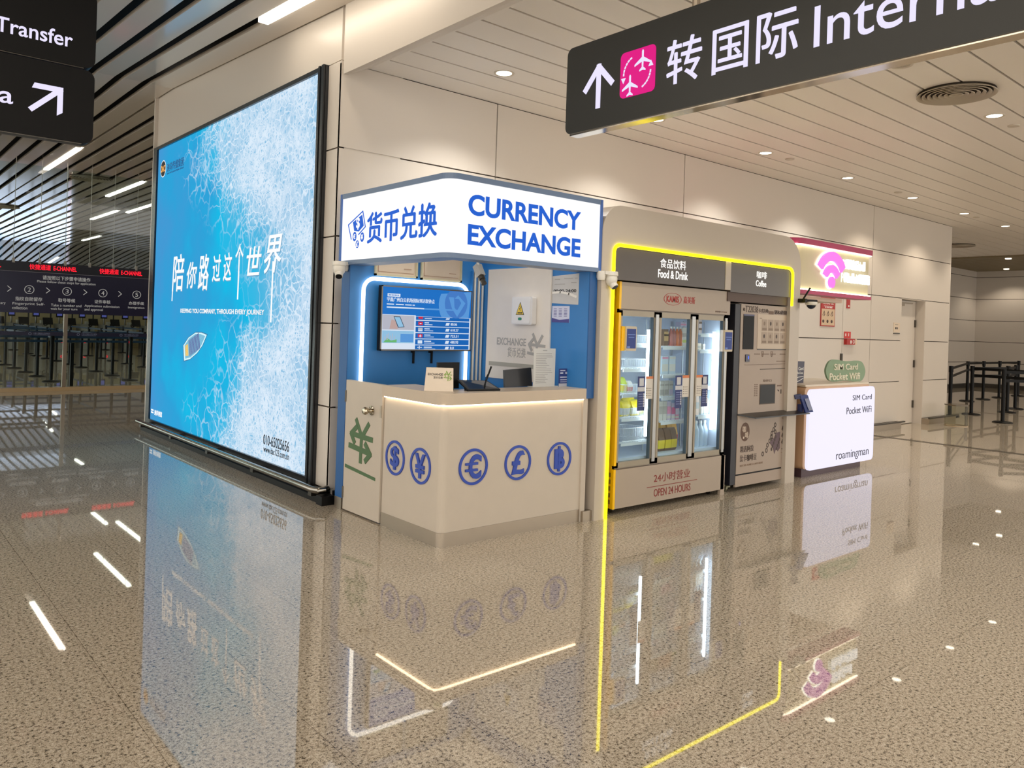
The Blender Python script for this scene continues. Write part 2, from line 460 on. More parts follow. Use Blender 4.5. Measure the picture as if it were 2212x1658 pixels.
# billboard wall and the column beside it
b = MB(); X = BX
zs = [.10, .78, 1.475, 2.2, 2.935, 3.66]
for z0, z1 in zip(zs[:-1], zs[1:]):
    b.box(X, 5.925, z0 + g, X + .03, 6.15, z1 - g)
b.box(X + .02, 5.93, .1, X + .05, 6.15, 3.66, 1)
b.box(X, 6.15, .0, X + .06, 10.95, .12, 1)
b.box(X + .01, 5.95, 3.668, X + .03, 10.95, 4.45)          # smooth panel above the light box
b.box(X + .03, 5.93, 0, X + .6, 10.95, 4.45)
b.box(X - .03, 10.92, .09, X + .35, 10.96, 4.45)
struct(b, 'wall_left', [WALL, SEAM])
b = MB(); b.box(X - .05, 5.93, 0, X, 10.9, .1); b.box(X + .04, 5.75, 0, X + .3, 5.92, .09)
struct(b, 'baseboard_left', BLK)

# high hall ceiling: bent metal slats with black slots
def hz(y):
    P = [(-8, 4.02), (4.4, 4.02), (10.3, 4.325), (37, 4.33), (43, 3.78), (46, 3.62), (50, 3.8), (60.5, 4.2)]
    for (a, za), (c, zc) in zip(P[:-1], P[1:]):
        if y <= c: return za + (zc - za) * (y - a) / (c - a)
    return P[-1][1]
YS = [-8, 4.4, 10.0, 10.3, 10.6, 36.6, 37.4, 43, 46, 50, 60.5]
b = MB()
for k in range(-30, 36):
    x0 = 2.5 + .3 * k + .053; x1 = x0 + .3 - .106
    ys = YS
    if x0 > 3.05: ys = [11.0] + YS[5:]
    elif x1 > 2.95:
        x1 = 3.11
    for (a, c) in zip(ys[:-1], ys[1:]):
        za, zc = hz(a), hz(c)
        b.prism([(x0, a, za), (x1, a, za), (x1, a, za + .04), (x0, a, za + .04)], (0, c - a, 0)) if abs(za - zc) < 1e-4 else None
        if abs(za - zc) >= 1e-4:
            i = len(b.v)
            b.v += [(x, yy, z + h) for yy, z in ((a, za), (c, zc)) for x in (x0, x1) for h in (0, .04)]
            for q in ((0, 2, 3, 1), (4, 5, 7, 6), (0, 4, 6, 2), (1, 3, 7, 5), (0, 1, 5, 4), (2, 6, 7, 3)):
                b.f.append(tuple(i + t for t in q)); b.m.append(0)
for (a, c) in zip(YS[:-1], YS[1:]):
    b.face([(-7, a, hz(a) + .22), (3.12 if c <= 10.9 else 13.5, a, hz(a) + .22), (3.12 if c <= 10.9 else 13.5, c, hz(c) + .22), (-7, c, hz(c) + .22)], 1)
struct(b, 'ceiling', [SLAT, BLACK])

# far walls
b = MB()
zz = [.13, .83, 1.5, 2.19, 2.9, 3.62, 3.85]
for z0, z1 in zip(zz[:-1], zz[1:]):
    b.box(15.85, 9.92, z0 + .008, 28.7, 9.95, z1 - .008); b.box(28.7, -4, z0 + .008, 28.73, 9.92, z1 - .008)
b.box(15.85, 9.94, 0, 28.9, 10.1, 3.95, 1); b.box(28.72, -4, 0, 28.9, 10, 3.95, 1)
struct(b, 'wall_far', [WALL, SEAM])
b = MB(); b.box(15.85, 9.86, 0, 28.7, 9.92, .13); b.box(28.64, -4, 0, 28.7, 9.9, .13)
struct(b, 'baseboard_far', STEELD)
b = MB(); b.box(-8, 60.3, 0, 14, 60.6, 4.4); b.box(13.4, 11, 0, 13.6, 60.5, 4.4)
struct(b, 'wall_back', mat('grey hall wall', (150, 140, 122), .5))
b = MB(); b.rect(PY(60.28), 7.4, .2, 11.9, 3.5, 0, 0, .02)
struct(b, 'window_2', mat('daylight window', (225, 228, 255), emit=3.2))

# glass partition of the hall
b = MB(); b.box(-6, 16.98, .07, 3.29, 16.99, 4.2); b.box(3.345, 16.98, .07, 13.4, 16.99, 4.2)
w = struct(b, 'window_1', GLASS)
b = MB(); b.box(-6, 16.86, 0, 13.4, 17.06, .07); b.build('sill', mat('stone sill', (176, 152, 116), .15), w)
b = MB(); b.box(3.285, 16.965, .07, 3.35, 17.02, 1.5); b.build('mullion', STEEL, w)
# ================================================================== CEILING FIXTURES
def n_th(i): return ('nearest', 'second', 'third', 'fourth', 'fifth', 'sixth', 'seventh', 'eighth', 'ninth')[i]
def add_light(x, y, z, w, par, ang=125):
    if x < 12 and y < 1: w *= .7
    l = bpy.data.lights.new('downlight_lamp', 'SPOT'); l.energy = w; l.color = (1, .965, .90) if x < 11 else (1, .87, .70); l.spot_size = math.radians(ang); l.spot_blend = .55; l.shadow_soft_size = .07
    o = bpy.data.objects.new('downlight_lamp', l); COL.objects.link(o); o.parent = par; o.location = (0, 0, -.012)
    return o
def downlight(x, y, label, lit=True, z=CEIL):
    t = thing('ceiling_downlight', label, 'ceiling light', (x, y, z), 'round downlights in the boarded ceiling')
    MB().lathe((x, y, z), [(.068, -.004), (.084, -.008), (.088, 0), (.066, 0)], 24, ring=True).build('trim_ring', mat('lamp trim', (200, 190, 175), .4), t, smooth=True)
    MB().cyl((x, y, z - .003), (x, y, z - .001), .066, n=24).build('lens' if lit else 'unlit_lens', LAMP if lit else mat('grey lens', (170, 158, 140), .3), t)
    if lit: add_light(x, y, z, DOWNLIGHT_W, t)
xs = [4.24, 6.26, 8.265, 10.265, 12.295, 14.31, 16.27, 18.27, 20.27]
for i, x in enumerate(xs):
    where = ('above the currency kiosk', 'partly hidden under the hanging dark sign', 'high in front of the coffee machine', 'above the pink wifi sign', 'right of the wifi sign', 'above the recessed door', 'past the wall corner', 'far past the wall corner', 'farthest of the row')[i]
    downlight(x, 5.17, 'lit round downlight near the wall, ' + where, True)
for r, y in enumerate((2.75, .33, -2.1, -4.5)):
    for i, x in enumerate(xs):
        if r > 0 and i > 4: continue
        lit = not (r == 0 and i == 1)
        lab = 'lit round downlight in the %s row from the wall, %s from the left' % (('second', 'third', 'fourth', 'fifth')[r], n_th(i))
        if r == 0 and i == 1: lab = 'unlit round downlight behind the big round air diffuser'
        if r == 0 and i == 2: lab = 'bright round downlight right of the big round air diffuser'
        downlight(x, y, lab, lit)
for i, (x, y) in enumerate([(22.85, 7.71), (24.47, 7.68)]):
    t = thing('ceiling_downlight', 'small downlight among the far dark slats, %s one' % ('left', 'right')[i], 'ceiling light', (x, y, 3.82), 'round downlights in the slatted ceiling')
    MB().cyl((x, y, 3.80), (x, y, 3.83), .075, n=16).build('lens', LAMP, t); add_light(x, y, 3.8, DOWNLIGHT_W, t)
for x, y in ((25.9, 6.2), (25.9, 3.6), (25.9, 1.0), (21.5, 6.6), (18.0, 5.4), (15.5, 5.4)):
    t = thing('ceiling_downlight', 'downlight past the wall corner washing the far beige walls', 'ceiling light', (x + 2.0, y + 2.6, 3.82), 'downlights washing the far walls')
    zl = 3.80 if x > 20 else 3.63
    MB().cyl((x + 2, y + 2.6, zl), (x + 2, y + 2.6, zl + .03), .075, n=16).build('lens', LAMP, t); add_light(x + 2, y + 2.6, 3.8, DOWNLIGHT_W * 1.3, t)
SPR = ((8.73, 5.13, 'right of the downlight before the coffee machine'), (11.71, 5.13, 'between the fourth and fifth downlights of the wall row'), (14.85, 5.17, 'beside the downlight over the recessed door'), (8.76, 2.74, 'right of the bright downlight by the air diffuser'))
for x, y, w in SPR:
    t = MB().lathe((x, y, CEIL), [(.02, -.014), (.052, -.01), (.055, 0), (.02, 0)], 20).build('sprinkler_cover', mat('lamp trim', (200, 190, 175)), loc=(x, y, CEIL), smooth=True)
    tag(t, 'flat round sprinkler cover ' + w, 'sprinkler', 'flush sprinkler covers in the boarded ceiling')
def diffuser(x, y, R, z, label):
    t = thing('air_diffuser', label, 'air vent', (x, y, z))
    c = mat('vent grey', (172, 160, 142), .45)
    MB().cyl((x, y, z - .004), (x, y, z), R * .97, n=40).build('dark_backing', SEAM, t)
    b = MB()
    for k in range(7):
        ro = R * (1 - k / 7.3); ri = ro - R * .08
        if k == 0: ri = ro - R * .1
        b.lathe((x, y, z), [(ri, -.004), (ro, -.006 - .018), (ro - R * .012, -.03), (ri - R * .012, -.012)], 48, ring=True)
    b.cyl((x, y, z - .02), (x, y, z - .004), R * .12, n=24)
    b.build('vane_rings', c, t, smooth=True)
diffuser(7.27, 2.72, .31, CEIL, 'large round ceiling air diffuser with concentric vanes, right of the dark hanging sign')
diffuser(18.96, 6.95, .34, CEIL, 'dark round air diffuser seen edge-on past the far wall corner')
def hdiff(px, y, label): diffuser(px, y, .42, hz(y), label)
hdiff(3.98, 18.4, 'oval-looking round air diffuser in the dark slats, nearer one')
hdiff(3.35, 25.5, 'oval-looking round air diffuser in the dark slats, farther one')
# strip lights in the slots of the hall ceiling
STR = [(2.83, 4.45, 6.87, 'long warm strip light right beside the top of the billboard wall'), (3.10, 15.3, 18.1, 'brightest warm strip light below the left hanging signs'), (4.9, 18.1, 20.97, 'warm strip light left of the billboard, under the round diffuser'),
       (5.8, 23.8, 26.6, 'warm strip light lower left of the one cut by the billboard'), (6.1, 21.0, 23.85, 'warm strip light cut off by the billboard edge, upper one'), (7.3, 32.3, 34.8, 'small warm strip light above the red electronic letters'),
       (2.2, 20.4, 23.2, 'warm strip light at the left edge of the photo'), (9.1, 28.2, 31, 'short strip light end cut by the billboard edge, lower one'), (8.5, 45.0, 47.6, 'white strip light far off in the dipping ceiling'), (7.6, 41, 43, 'pale strip light in the bright dipping slats')]
for x, y0, y1, lab in STR:
    zc = hz((y0 + y1) / 2)
    t = thing('strip_light', lab, 'ceiling light', (x, (y0 + y1) / 2, zc), 'strip lights in the hall ceiling slots')
    b = MB(); za, zb = hz(y0) - .002, hz(y1) - .002
    b.v += [(x + s, yy, z + h) for yy, z in ((y0, za), (y1, zb)) for s in (-.045, .045) for h in (-.012, .03)]
    for q in ((0, 2, 3, 1), (4, 5, 7, 6), (0, 4, 6, 2), (1, 3, 7, 5), (0, 1, 5, 4), (2, 6, 7, 3)): b.f.append(q); b.m.append(0)
    b.build('diffuser_lens', STRIP, t)
    b = MB()
    b.v += [(x + s, yy, z + h) for yy, z in ((y0, za), (y1, zb)) for s in (-.05, .05) for h in (.03, .07)]
    for q in ((0, 2, 3, 1), (4, 5, 7, 6), (0, 4, 6, 2), (1, 3, 7, 5), (0, 1, 5, 4), (2, 6, 7, 3)): b.f.append(q); b.m.append(0)
    b.build('housing', DARK, t)
for i, (x, y) in enumerate([(x, y) for y in (-6.9, -4.1, -1.3, 1.5) for x in (-6.1, -4.9, -3.7, -2.5, -1.3, -.1, 1.1)] + [(-4.9, 4.6), (-3.1, 4.6), (-1.3, 4.6), (.5, 3.9)] + [(-1.3, 7.6), (-3.1, 9), (.2, 10.7), (-1.9, 13), (-.4, 15)] + [(x, y) for x in (10.6, 12.1) for y in (13, 17, 21, 25, 29, 33)] + [(7.9, y) for y in (13, 17, 21, 25)] + [(9.3, y) for y in (13, 17, 21, 25, 28)] + [(x, y) for x in (1.0, -.7, -2.5) for y in (19, 23, 27, 31)] + [(-4.6, 21)]):  # extra strips added out of view to brighten the hall and near floor
    t = thing('strip_light', 'added warm strip light in the hall ceiling, out of view, brightening the hall', 'ceiling light', (x, y, hz(y)), 'added strip lights out of view')
    MB().box(x - .045, y - 1.3, hz(y) - .03, x + .045, y + 1.3, hz(y) + .01).build('diffuser_lens', STRIP, t)

# ================================================================== HANGING SIGNS
def plane_shape(c, s, ang, P, mb, m, d1):
    pts = [(0, 1), (.1, .85), (.1, .3), (.95, -.25), (.95, -.42), (.1, -.12), (.08, -.62), (.36, -.85), (.36, -.98), (0, -.88)]
    pts = pts + [(-a, b) for a, b in reversed(pts[1:-1])]
    ca, sa = math.cos(ang), math.sin(ang)
    k = -1
    mb.flat(P, [(c[0] + k * (x * ca - y * sa) * s, c[1] + (x * sa + y * ca) * s) for x, y in pts], m, .002, d1)
X = 3.43; P = PX(X)
t = thing('direction_sign', 'long dark hanging sign with an up arrow and a pink aeroplane symbol', 'sign', (X, 1.2, 2.70))
b = MB(); b.flat(P, rr(3.56, 2.705, -1.2, 3.24, .045), 0, -.07, 0); b.build('panel', mat('sign charcoal', (48, 49, 48), .35, spec=.3), t)
MB().box(X + .01, -1.18, 2.695, X + .085, 3.53, 2.708).build('polished_edge', mat('polished edge', (205, 195, 180), .12, metal=1), t)
MB().cyl((X + .04, 2.62, 3.24), (X + .04, 2.62, CEIL), .022).cyl((X + .04, -.6, 3.24), (X + .04, -.6, CEIL), .022).build('hanger_rod', STEEL, t)
b = MB()
b.stroke(P, [(3.286, 2.832), (3.286, 3.075)], .036); b.stroke(P, [(3.395, 2.945), (3.286, 3.07), (3.178, 2.955)], .036)
b.build('arrow_symbol', INKWE, t); b = MB(); b.text('转', P, (2.772, 2.845, 2.545, 3.087), bold=.012); b.text('国', P, (2.475, 2.84, 2.265, 3.07), bold=.012); b.text('际', P, (2.215, 2.84, 1.995, 3.075), bold=.012)
b.build('lettering', INKWE, t); b = MB(); b.text('International', P, (1.912, 2.843, .52, 3.035), bold=.002); b.build('lettering', INKWE, t); b = MB(); b.text('Transfer', P, (.38, 2.843, -.62, 3.035), bold=.012)
b.build('lettering', INKWE, t)
b = MB(); b.flat(P, rr(3.112, 2.84, 2.853, 3.103, .03), 0, 0, .003)
pk = b.build('pink_pictogram', mat('lit magenta', (226, 20, 132), emit=.95), t)
b = MB(); plane_shape((2.945, 3.03), .062, 0, P, b, 0, .005); plane_shape((3.035, 2.905), .062, 0, P, b, 0, .005)
def dash(c, r, a0, a1, n):
    for i in range(n):
        q = a0 + (a1 - a0) * i / n; w = q + (a1 - a0) / n * .55
        b.stroke(P, [(c[0] - r * math.cos(math.radians(q)), c[1] + r * math.sin(math.radians(q))), (c[0] - r * math.cos(math.radians(w)), c[1] + r * math.sin(math.radians(w)))], .009, 0, .002, .005)
dash((2.985, 2.97), .1, 115, 185, 6); dash((2.985, 2.97), .1, 295, 360, 6)
for cu, cv, s in ((3.086, 2.955, -1), (2.884, 2.985, 1)): b.flat(P, [(cu - .017, cv), (cu + .017, cv), (cu, cv + s * .032)], 0, .002, .005)
b.build('aeroplane_symbol', INKWE, pk)

Yp = 6.284; P = PY(Yp)
def left_sign(z0, z1, x1, label):
    t = thing('direction_sign', label, 'sign', (.3, Yp, z0))
    MB().flat(P, rr(-1.6, z0, x1, z1, .06), 0, -.11, 0).build('panel', mat('sign black', (20, 20, 21), .5, spec=.15), t)
    MB().box(-1.55, Yp + .01, z0 - .006, x1 - .07, Yp + .1, z0 + .003).build('polished_edge', STEELD, t)
    MB().cyl((.2, Yp + .055, z1), (.2, Yp + .055, hz(Yp) + .1), .02).cyl((-1.2, Yp + .055, z1), (-1.2, Yp + .055, hz(Yp) + .1), .02).build('hanger_rod', STEEL, t)
    return t
t = left_sign(3.24, 3.775, 1.362, 'upper black hanging sign at top left reading Transfer')
MB().text('Transfer', P, (.752, 3.358, 1.214, 3.462), bold=.012).build('lettering', INKWE, t)
t = left_sign(2.702, 3.222, 1.362, 'lower black hanging sign at top left with a slanted white arrow')
b = MB(); b.text('a', P, (.788, 2.888, .868, 2.968), bold=.012); b.build('lettering', INKWE, t); b = MB()
b.stroke(P, [(.975, 2.882), (1.148, 3.048)], .034); b.flat(P, [(.975, 3.028), (.99, 3.065), (1.165, 3.065), (1.165, 2.89), (1.13, 2.865), (1.13, 3.028)], 0)
b.build('arrow_symbol', INKWE, t)

# ================================================================== IMMIGRATION HALL BEHIND THE GLASS
t = thing('electronic_header_board', 'navy header board with red electronic letters hung behind the glass wall', 'sign', (3.5, 17.0, 1.45))
P = PY(16.94)
MB().box(-4.5, 16.95, 2.215, 4.93, 17.02, 2.40).build('led_display', mat('near black navy', (8, 8, 26), .4), t)
b = MB()
for x, s in ((2.687, 1), (3.865, 1), (1.46, 1)):
    b.text('快捷通道', P, (x, 2.262, x + .345, 2.362), bold=.015); b.text('E-CHANNEL', P, (x + .39, 2.266, x + .78, 2.35), bold=.02)
b.build('red_led_lettering', REDL, t)
MB().rect(P, -4.5, 2.21, 4.93, 2.218, 0, -.03, .004).build('divider_strip', mat('grey strip', (120, 118, 130)), t)
MB().box(-4.5, 16.955, 1.455, 4.93, 17.01, 2.21).build('step_panel', mat('step panel navy', (24, 22, 52), .35), t)
b = MB(); P = PY(16.953)
b.text('请按照以下步骤申请操作', P, (2.905, 2.085, 3.712, 2.165), bold=.008); b.text('Please follow these steps for application', P, (2.818, 2.013, 3.805, 2.073))
PALE = mat('pale lettering', (205, 202, 196), emit=.5)
b.build('header_lettering', PALE, t); b = MB()
for n, x in (('2', 2.696), ('3', 3.318), ('4', 3.94), ('5', 4.56)):
    b.ring(P, x, 1.885, .08, .07); b.text(n, P, (x - .027, 1.845, x + .027, 1.925)); b.build('step_number', PALE, t); b = MB()
for x in (2.38, 3.0, 3.63, 4.25): b.stroke(P, [(x - .028, 1.935), (x + .028, 1.885), (x - .028, 1.835)], .012); b.build('chevron', PALE, t); b = MB()
b.text('指纹自助留存', P, (2.479, 1.675, 2.911, 1.748), bold=.006); b.text('Fingerprint Self-', P, (2.438, 1.585, 2.953, 1.645)); b.text('collection', P, (2.435, 1.515, 2.675, 1.568))
b.build('step_lettering', PALE, t); b = MB()
b.text('取号等候', P, (3.174, 1.677, 3.461, 1.75), bold=.006); b.text('Take a number and', P, (3.056, 1.592, 3.57, 1.64)); b.text('wait for your turn', P, (3.052, 1.515, 3.501, 1.572))
b.build('step_lettering', PALE, t); b = MB()
b.text('证件审核', P, (3.798, 1.678, 4.081, 1.75), bold=.006); b.text('Application submission', P, (3.625, 1.592, 4.247, 1.65)); b.text('and approval', P, (3.627, 1.518, 3.95, 1.58))
b.build('step_lettering', PALE, t); b = MB()
b.text('办理手续', P, (4.418, 1.677, 4.703, 1.745), bold=.006); b.text('Immigration', P, (4.407, 1.592, 4.712, 1.647))
b.build('step_lettering', PALE, t); b = MB()
b.text('ary', P, (2.25, 1.585, 2.33, 1.632))
b.build('step_lettering', PALE, t)
b = MB()
for i in range(22):
    x = -4.3 + .4206 * i
    b.cyl((x, 16.985, 2.40), (x, 16.985, hz(17) + .1), .005, n=6); b.box(x - .022, 16.94, 2.37, x + .022, 16.955, 2.45); b.cyl((x, 16.975, 2.40), (x, 16.975, 2.46), .02, n=8)
b.build('hanger_rods', mat('rod grey', (150, 146, 138), .4, metal=.6), t)
t = MB().box(-4.5, 16.955, 1.034, 3.28, 16.975, 1.107).box(3.355, 16.955, 1.034, 13, 16.975, 1.107, 0)
P = PY(16.954)
for x in (1.95, 2.789, 3.593, 4.354):
    t.text('中国边检', P, (x, 1.06, x + .27, 1.092), 1); t.rect(P, x, 1.045, x + .25, 1.05, 1); t.ring(P, x - .06, 1.068, .025, .018, 1)
t = t.build('glass_safety_band', [mat('navy band', (16, 16, 48), .4), mat('band ink', (120, 130, 160))], loc=(3.4, 16.97, 1.034)); tag(t, 'dark navy safety band with small white lettering across the glass wall', 'banner')
# stanchions
def stanchion(loc, label, group, belts=(.94,), color=None):
    t = thing('barrier_post', label, 'barrier post', loc, group)
    x, y, z = loc
    MB().lathe(loc, [(.17, 0), (.172, .012), (.14, .026), (.04, .034)], 28).build('base', BLK, t, smooth=True)
    MB().cyl((x, y, .03), (x, y, .985), .034, n=18).build('post', BLK, t, smooth=True)
    MB().cyl((x, y, .88), (x, y, 1.0), .041, n=18).build('belt_head', BLK, t, smooth=True)
    return t
def belt(t, a, c, zs, m=None, h=.048):
    for z in zs:
        b = MB(); a, c = Vector(a), Vector(c); dvec = (c - a).normalized(); n = Vector((-dvec.y, dvec.x, 0)) * .003
        s0, s1 = a + dvec * .04, c - dvec * .04
        b.prism([s0 - n + Vector((0, 0, z)), s1 - n + Vector((0, 0, z)), s1 + n + Vector((0, 0, z)), s0 + n + Vector((0, 0, z))], (0, 0, h)); b.build('belt', m or BLK, t)
BB = mat('teal blue belt', (14, 52, 82), .5)
rows = {3.49: [19.1, 20.65, 22.1, 23.7, 25.15], 5.05: [19.1, 20.6, 22.15, 23.8, 25.24, 27.0, 28.4, 30.17, 31.6, 34.6], 6.62: [23.7, 25.4, 27.0, 28.5, 30.2, 33.0], 8.3: [30, 32.5, 35.0], 1.9: [19.1, 20.6, 22.1], 3.5: [27, 28.5, 30.2, 31.6]}
proto = None
for rx, ysr in rows.items():
    for i, y in enumerate(ysr):
        lab = 'belt post behind the glass, %s in the %s' % (('nearest', 'second', 'third', 'fourth', 'fifth', 'sixth', 'seventh', 'eighth', 'ninth', 'farthest')[i], {3.49: 'left row', 5.05: 'middle row', 6.62: 'right row', 8.3: 'far right row', 1.9: 'row at the photo edge', 3.5: 'far end of the left row'}[rx])
        if proto is None: proto = stanchion((rx, y, 0), lab, 'belt posts behind the glass wall'); t = proto; kids = list(proto.children)
        else:
            t = proto.copy(); COL.objects.link(t); t.location = (rx, y, 0); t['label'] = lab; ROOT[t.name] = Vector((rx, y, 0))
            for k in kids:
                c = k.copy(); COL.objects.link(c); c.parent = t
        if i + 1 < len(ysr): belt(t, (rx, y, 0), (rx, ysr[i + 1], 0), (.93,), BB, .05)
        if rx < 6 and i < 5: belt(t, (rx, y, 0), (rx + 1.55, y + .02, 0), (.90,) if i else (.93, .84), BB, .05)
t = MB().box(3.444, 17.1, 0, 3.504, 17.16, .90).build('black_bollard', BLK, loc=(3.474, 17.13, 0)); tag(t, 'square black bollard just behind the glass, right of the mullion', 'bollard')
# e-gates
GREY = mat('gate grey', (148, 148, 142), .35)
def egate(x, i):
    y = 36.2
    t = thing('passport_gate', 'grey passport gate with slanted screen far down the hall, %s from left' % n_th(i), 'passport gate', (x, y, 0), 'passport gates at the end of the hall')
    b = MB(); b.prism([(x - .14, y - .5, 0), (x - .14, y + .5, 0), (x - .14, y + .5, 1.0), (x - .14, y - .2, 1.0), (x - .14, y - .5, .85)], (.28, 0, 0)); b.build('cabinet', GREY, t)
    b = MB(); b.prism([(x + .16, y - .42, .98), (x + .16, y - .36, .96), (x + .16, y - .2, 1.22), (x + .16, y - .26, 1.24)], (.34, 0, 0)); b.build('slanted_screen', BLK, t)
    MB().cyl((x - .05, y - .1, 1.0), (x - .05, y - .1, 1.28), .03, n=10).build('pole', STEELD, t)
    b = MB(); b.box(x - .17, y - .14, 1.26, x + .07, y - .08, 1.6); b.rect(PY(y - .14), x - .14, 1.32, x + .04, 1.5, 1)
    b.build('camera_screen', [BLK, mat('screen violet', (110, 110, 190), emit=.5)], t)
    MB().ring(PY(y - .5), x, .3, .05, .028, 0, 0, .01, 16).build('red_indicator', REDL, t)
    b = MB(); b.box(x + .2, y + .3, .3, x + .52, y + .6, 1.12); b.ring(PY(y + .3), x + .36, .98, .08, .05, 1, 0, .01, 16); b.build('fingerprint_unit', [mat('pale unit', (190, 188, 176)), BLK], t)
for i, x in enumerate([3.55, 4.4, 5.22, 6.05, 6.87, 7.69, 8.51, 9.33, 10.15]): egate(x, i)
# booths behind the gates
for i in range(9):
    x = 3.68 + .82 * i
    t = MB().box(x, 38.4, 0, x + .76, 38.5, 1.7).box(x - .06, 38.42, 0, x, 38.55, 2.4, 1).build('booth_screen', [mat('booth beige', (176, 160, 122), .5), DARK], loc=(x + .3, 38.45, 0))
    tag(t, 'beige booth screen behind the passport gates, %s from left' % n_th(i), 'screen', 'booth screens behind the gates')
# right hand queue
R = [(16.9, 6.25, 'left end of the right queue, behind the clear stool'), (17.76, 6.16, 'front row of the right queue, second post'), (16.61, 5.22, 'nearest of the right queue, standing forward'), (19.15, 5.94, 'just behind the nearest right post'), (20.4, 6.17, 'right queue front row, by the right photo edge'), (21.6, 7.6, 'back row of the right queue, first post'), (22.8, 7.64, 'back row of the right queue, second post'), (24.0, 7.65, 'back row of the right queue, third post'), (25.5, 7.65, 'back row of the right queue, last post at photo edge')]
tt = []
for x, y, w in R: tt.append(stanchion((x, y, 0), 'black belt post, ' + w, 'belt posts at the right', ()))
for i, j in ((0, 5), (5, 6), (6, 7), (7, 8), (1, 3), (3, 4)): belt(tt[i], R[i][:2] + (0,), R[j][:2] + (0,), (.92, .76), None, .055)
belt(tt[2], R[2][:2] + (0,), (18.6, 3.6, 0), (.92, .76), None, .055)
belt(tt[1], R[1][:2] + (0,), (17.2, 2.6, 0), (.92, .78), None, .055)
tt.append(stanchion((17.2, 2.6, 0), 'black belt post of the right queue outside the photo', 'belt posts at the right'))
tt.append(stanchion((18.6, 3.6, 0), 'black belt post of the right queue outside the photo, farther', 'belt posts at the right'))
# clear stool
x, y = 15.12, 5.48
t = thing('clear_stool', 'clear acrylic round stool with a dark rim beside the far baseboard', 'stool', (x, y, 0))
ac = glass_mat('clear acrylic', (246, 246, 240), .02)
MB().lathe((x, y, 0), [(.19, .01), (.185, .36), (.178, .36), (.183, .01)], 28, ring=True).build('side', ac, t, smooth=True)
MB().lathe((x, y, .36), [(.02, .02), (.195, .02), (.195, 0), (.02, 0)], 28).build('seat', mat('smoky acrylic', (96, 84, 66), .15), t, smooth=True)
MB().lathe((x, y, 0), [(.17, 0), (.195, 0), (.195, .012), (.17, .012)], 28, ring=True).build('base_ring', mat('clear edge', (170, 150, 120), .1), t, smooth=True)
# ================================================================== BILLBOARD
t = thing('advertising_light_box', 'huge lit billboard of turquoise sea and white foam in a dark frame', 'billboard', (BX, 8.5, 0))
P = PX(BX - .03)
FR = mat('anodised frame', (44, 46, 50), .25, metal=.4)
b = MB()
Y0, Y1, Z0, Z1 = 10.915, 6.145, .09, 3.662; y0, y1, z0, z1 = 10.77, 6.28, .155, 3.623
for q in ([(Y0, Z0), (Y1, Z0), (y1, z0), (y0, z0)], [(Y1, Z0), (Y1, Z1), (y1, z1), (y1, z0)], [(Y1, Z1), (Y0, Z1), (y0, z1), (y1, z1)], [(Y0, Z1), (Y0, Z0), (y0, z0), (y0, z1)]):
    b.flat(PX(BX), q, 0, -.04, .035)
b.box(BX - .05, Y1, Z0, BX - .03, Y1 + .04, Z1); b.box(BX - .05, Y1 + .07, Z0, BX - .034, Y1 + .1, Z1)
b.build('frame', FR, t)
b = MB(); b.flat(PX(BX), [(y0, z0), (y1, z0), (y1, z1), (y0, z1)], 0, -.02, .012); b.build('lit_picture', SEA, t)
P = PX(BX - .013)
LW = mat('printed white', (246, 248, 250), emit=1.0); LK = mat('printed black', (52, 56, 66), emit=.6)
SH = mat('printed grey edge', (104, 160, 196), emit=.95)
b = MB()
for ch, q, sh in (('陪', (10.03, 1.79, 9.64, 2.23), .1), ('你', (9.53, 1.82, 9.21, 2.12), .2), ('路', (9.12, 1.79, 8.81, 2.19), .15), ('过', (8.69, 1.88, 8.46, 2.166), .1), ('这', (8.37, 1.88, 8.155, 2.175), .1), ('个', (8.05, 1.98, 7.85, 2.25), .05), ('世', (7.76, 1.92, 7.41, 2.2), .15), ('界', (7.31, 1.93, 6.94, 2.285), .25)):
    for k, (dd, m) in enumerate(((.01, 1), (0, 0))):
        b.text(ch, P, (q[0] - dd, q[1] - dd, q[2] - dd, q[3] - dd), m, .0, .0012 + .0012 * k, bold=.014, shear=sh)
    if ch in '陪个界':
        u = {'陪': 10.03, '个': 7.95, '界': 7.12}[ch]
        b.stroke(P, [(u, q[1] + .1), (u + .01, q[1] - {'陪': .11, '个': .29, '界': .46}[ch])], .028, 0, .0, .0026)
PLM = [LW, SH, mat('printed navy', (24, 92, 150), emit=.8), LK]
b.build('printed_slogan', PLM, t); b = MB()
b.text('KEEPING YOU COMPANY, THROUGH EVERY JOURNEY', P, (9.70, 1.512, 7.28, 1.578), 1, 0, .0012, bold=.02); b.text('KEEPING YOU COMPANY, THROUGH EVERY JOURNEY', P, (9.711, 1.516, 7.289, 1.581), 0, 0, .0022, bold=.014)
b.build('printed_tagline', PLM, t); b = MB()
b.text('迪岸传媒集团', P, (10.40, 3.295, 9.776, 3.40), 2, bold=.01); b.text('DAC ASSOCIATED MEDIA GROUP', P, (10.395, 3.262, 9.776, 3.282), 2)
b.build('printed_company_name', PLM, t); b = MB()
b.text('010-65025656', P, (7.21, .305, 6.65, .40), 3, bold=.004); b.text('www.dac123.com.cn', P, (7.2, .235, 6.645, .295), 3)
b.build('printed_contact', PLM, t); b = MB()
b.text('迪岸创意', P, (10.59, .222, 10.285, .29), 0, bold=.02); b.rect(P, 10.73, .265, 10.63, .285, 0); b.rect(P, 10.73, .235, 10.63, .255, 0)
b.build('printed_credit', PLM, t)
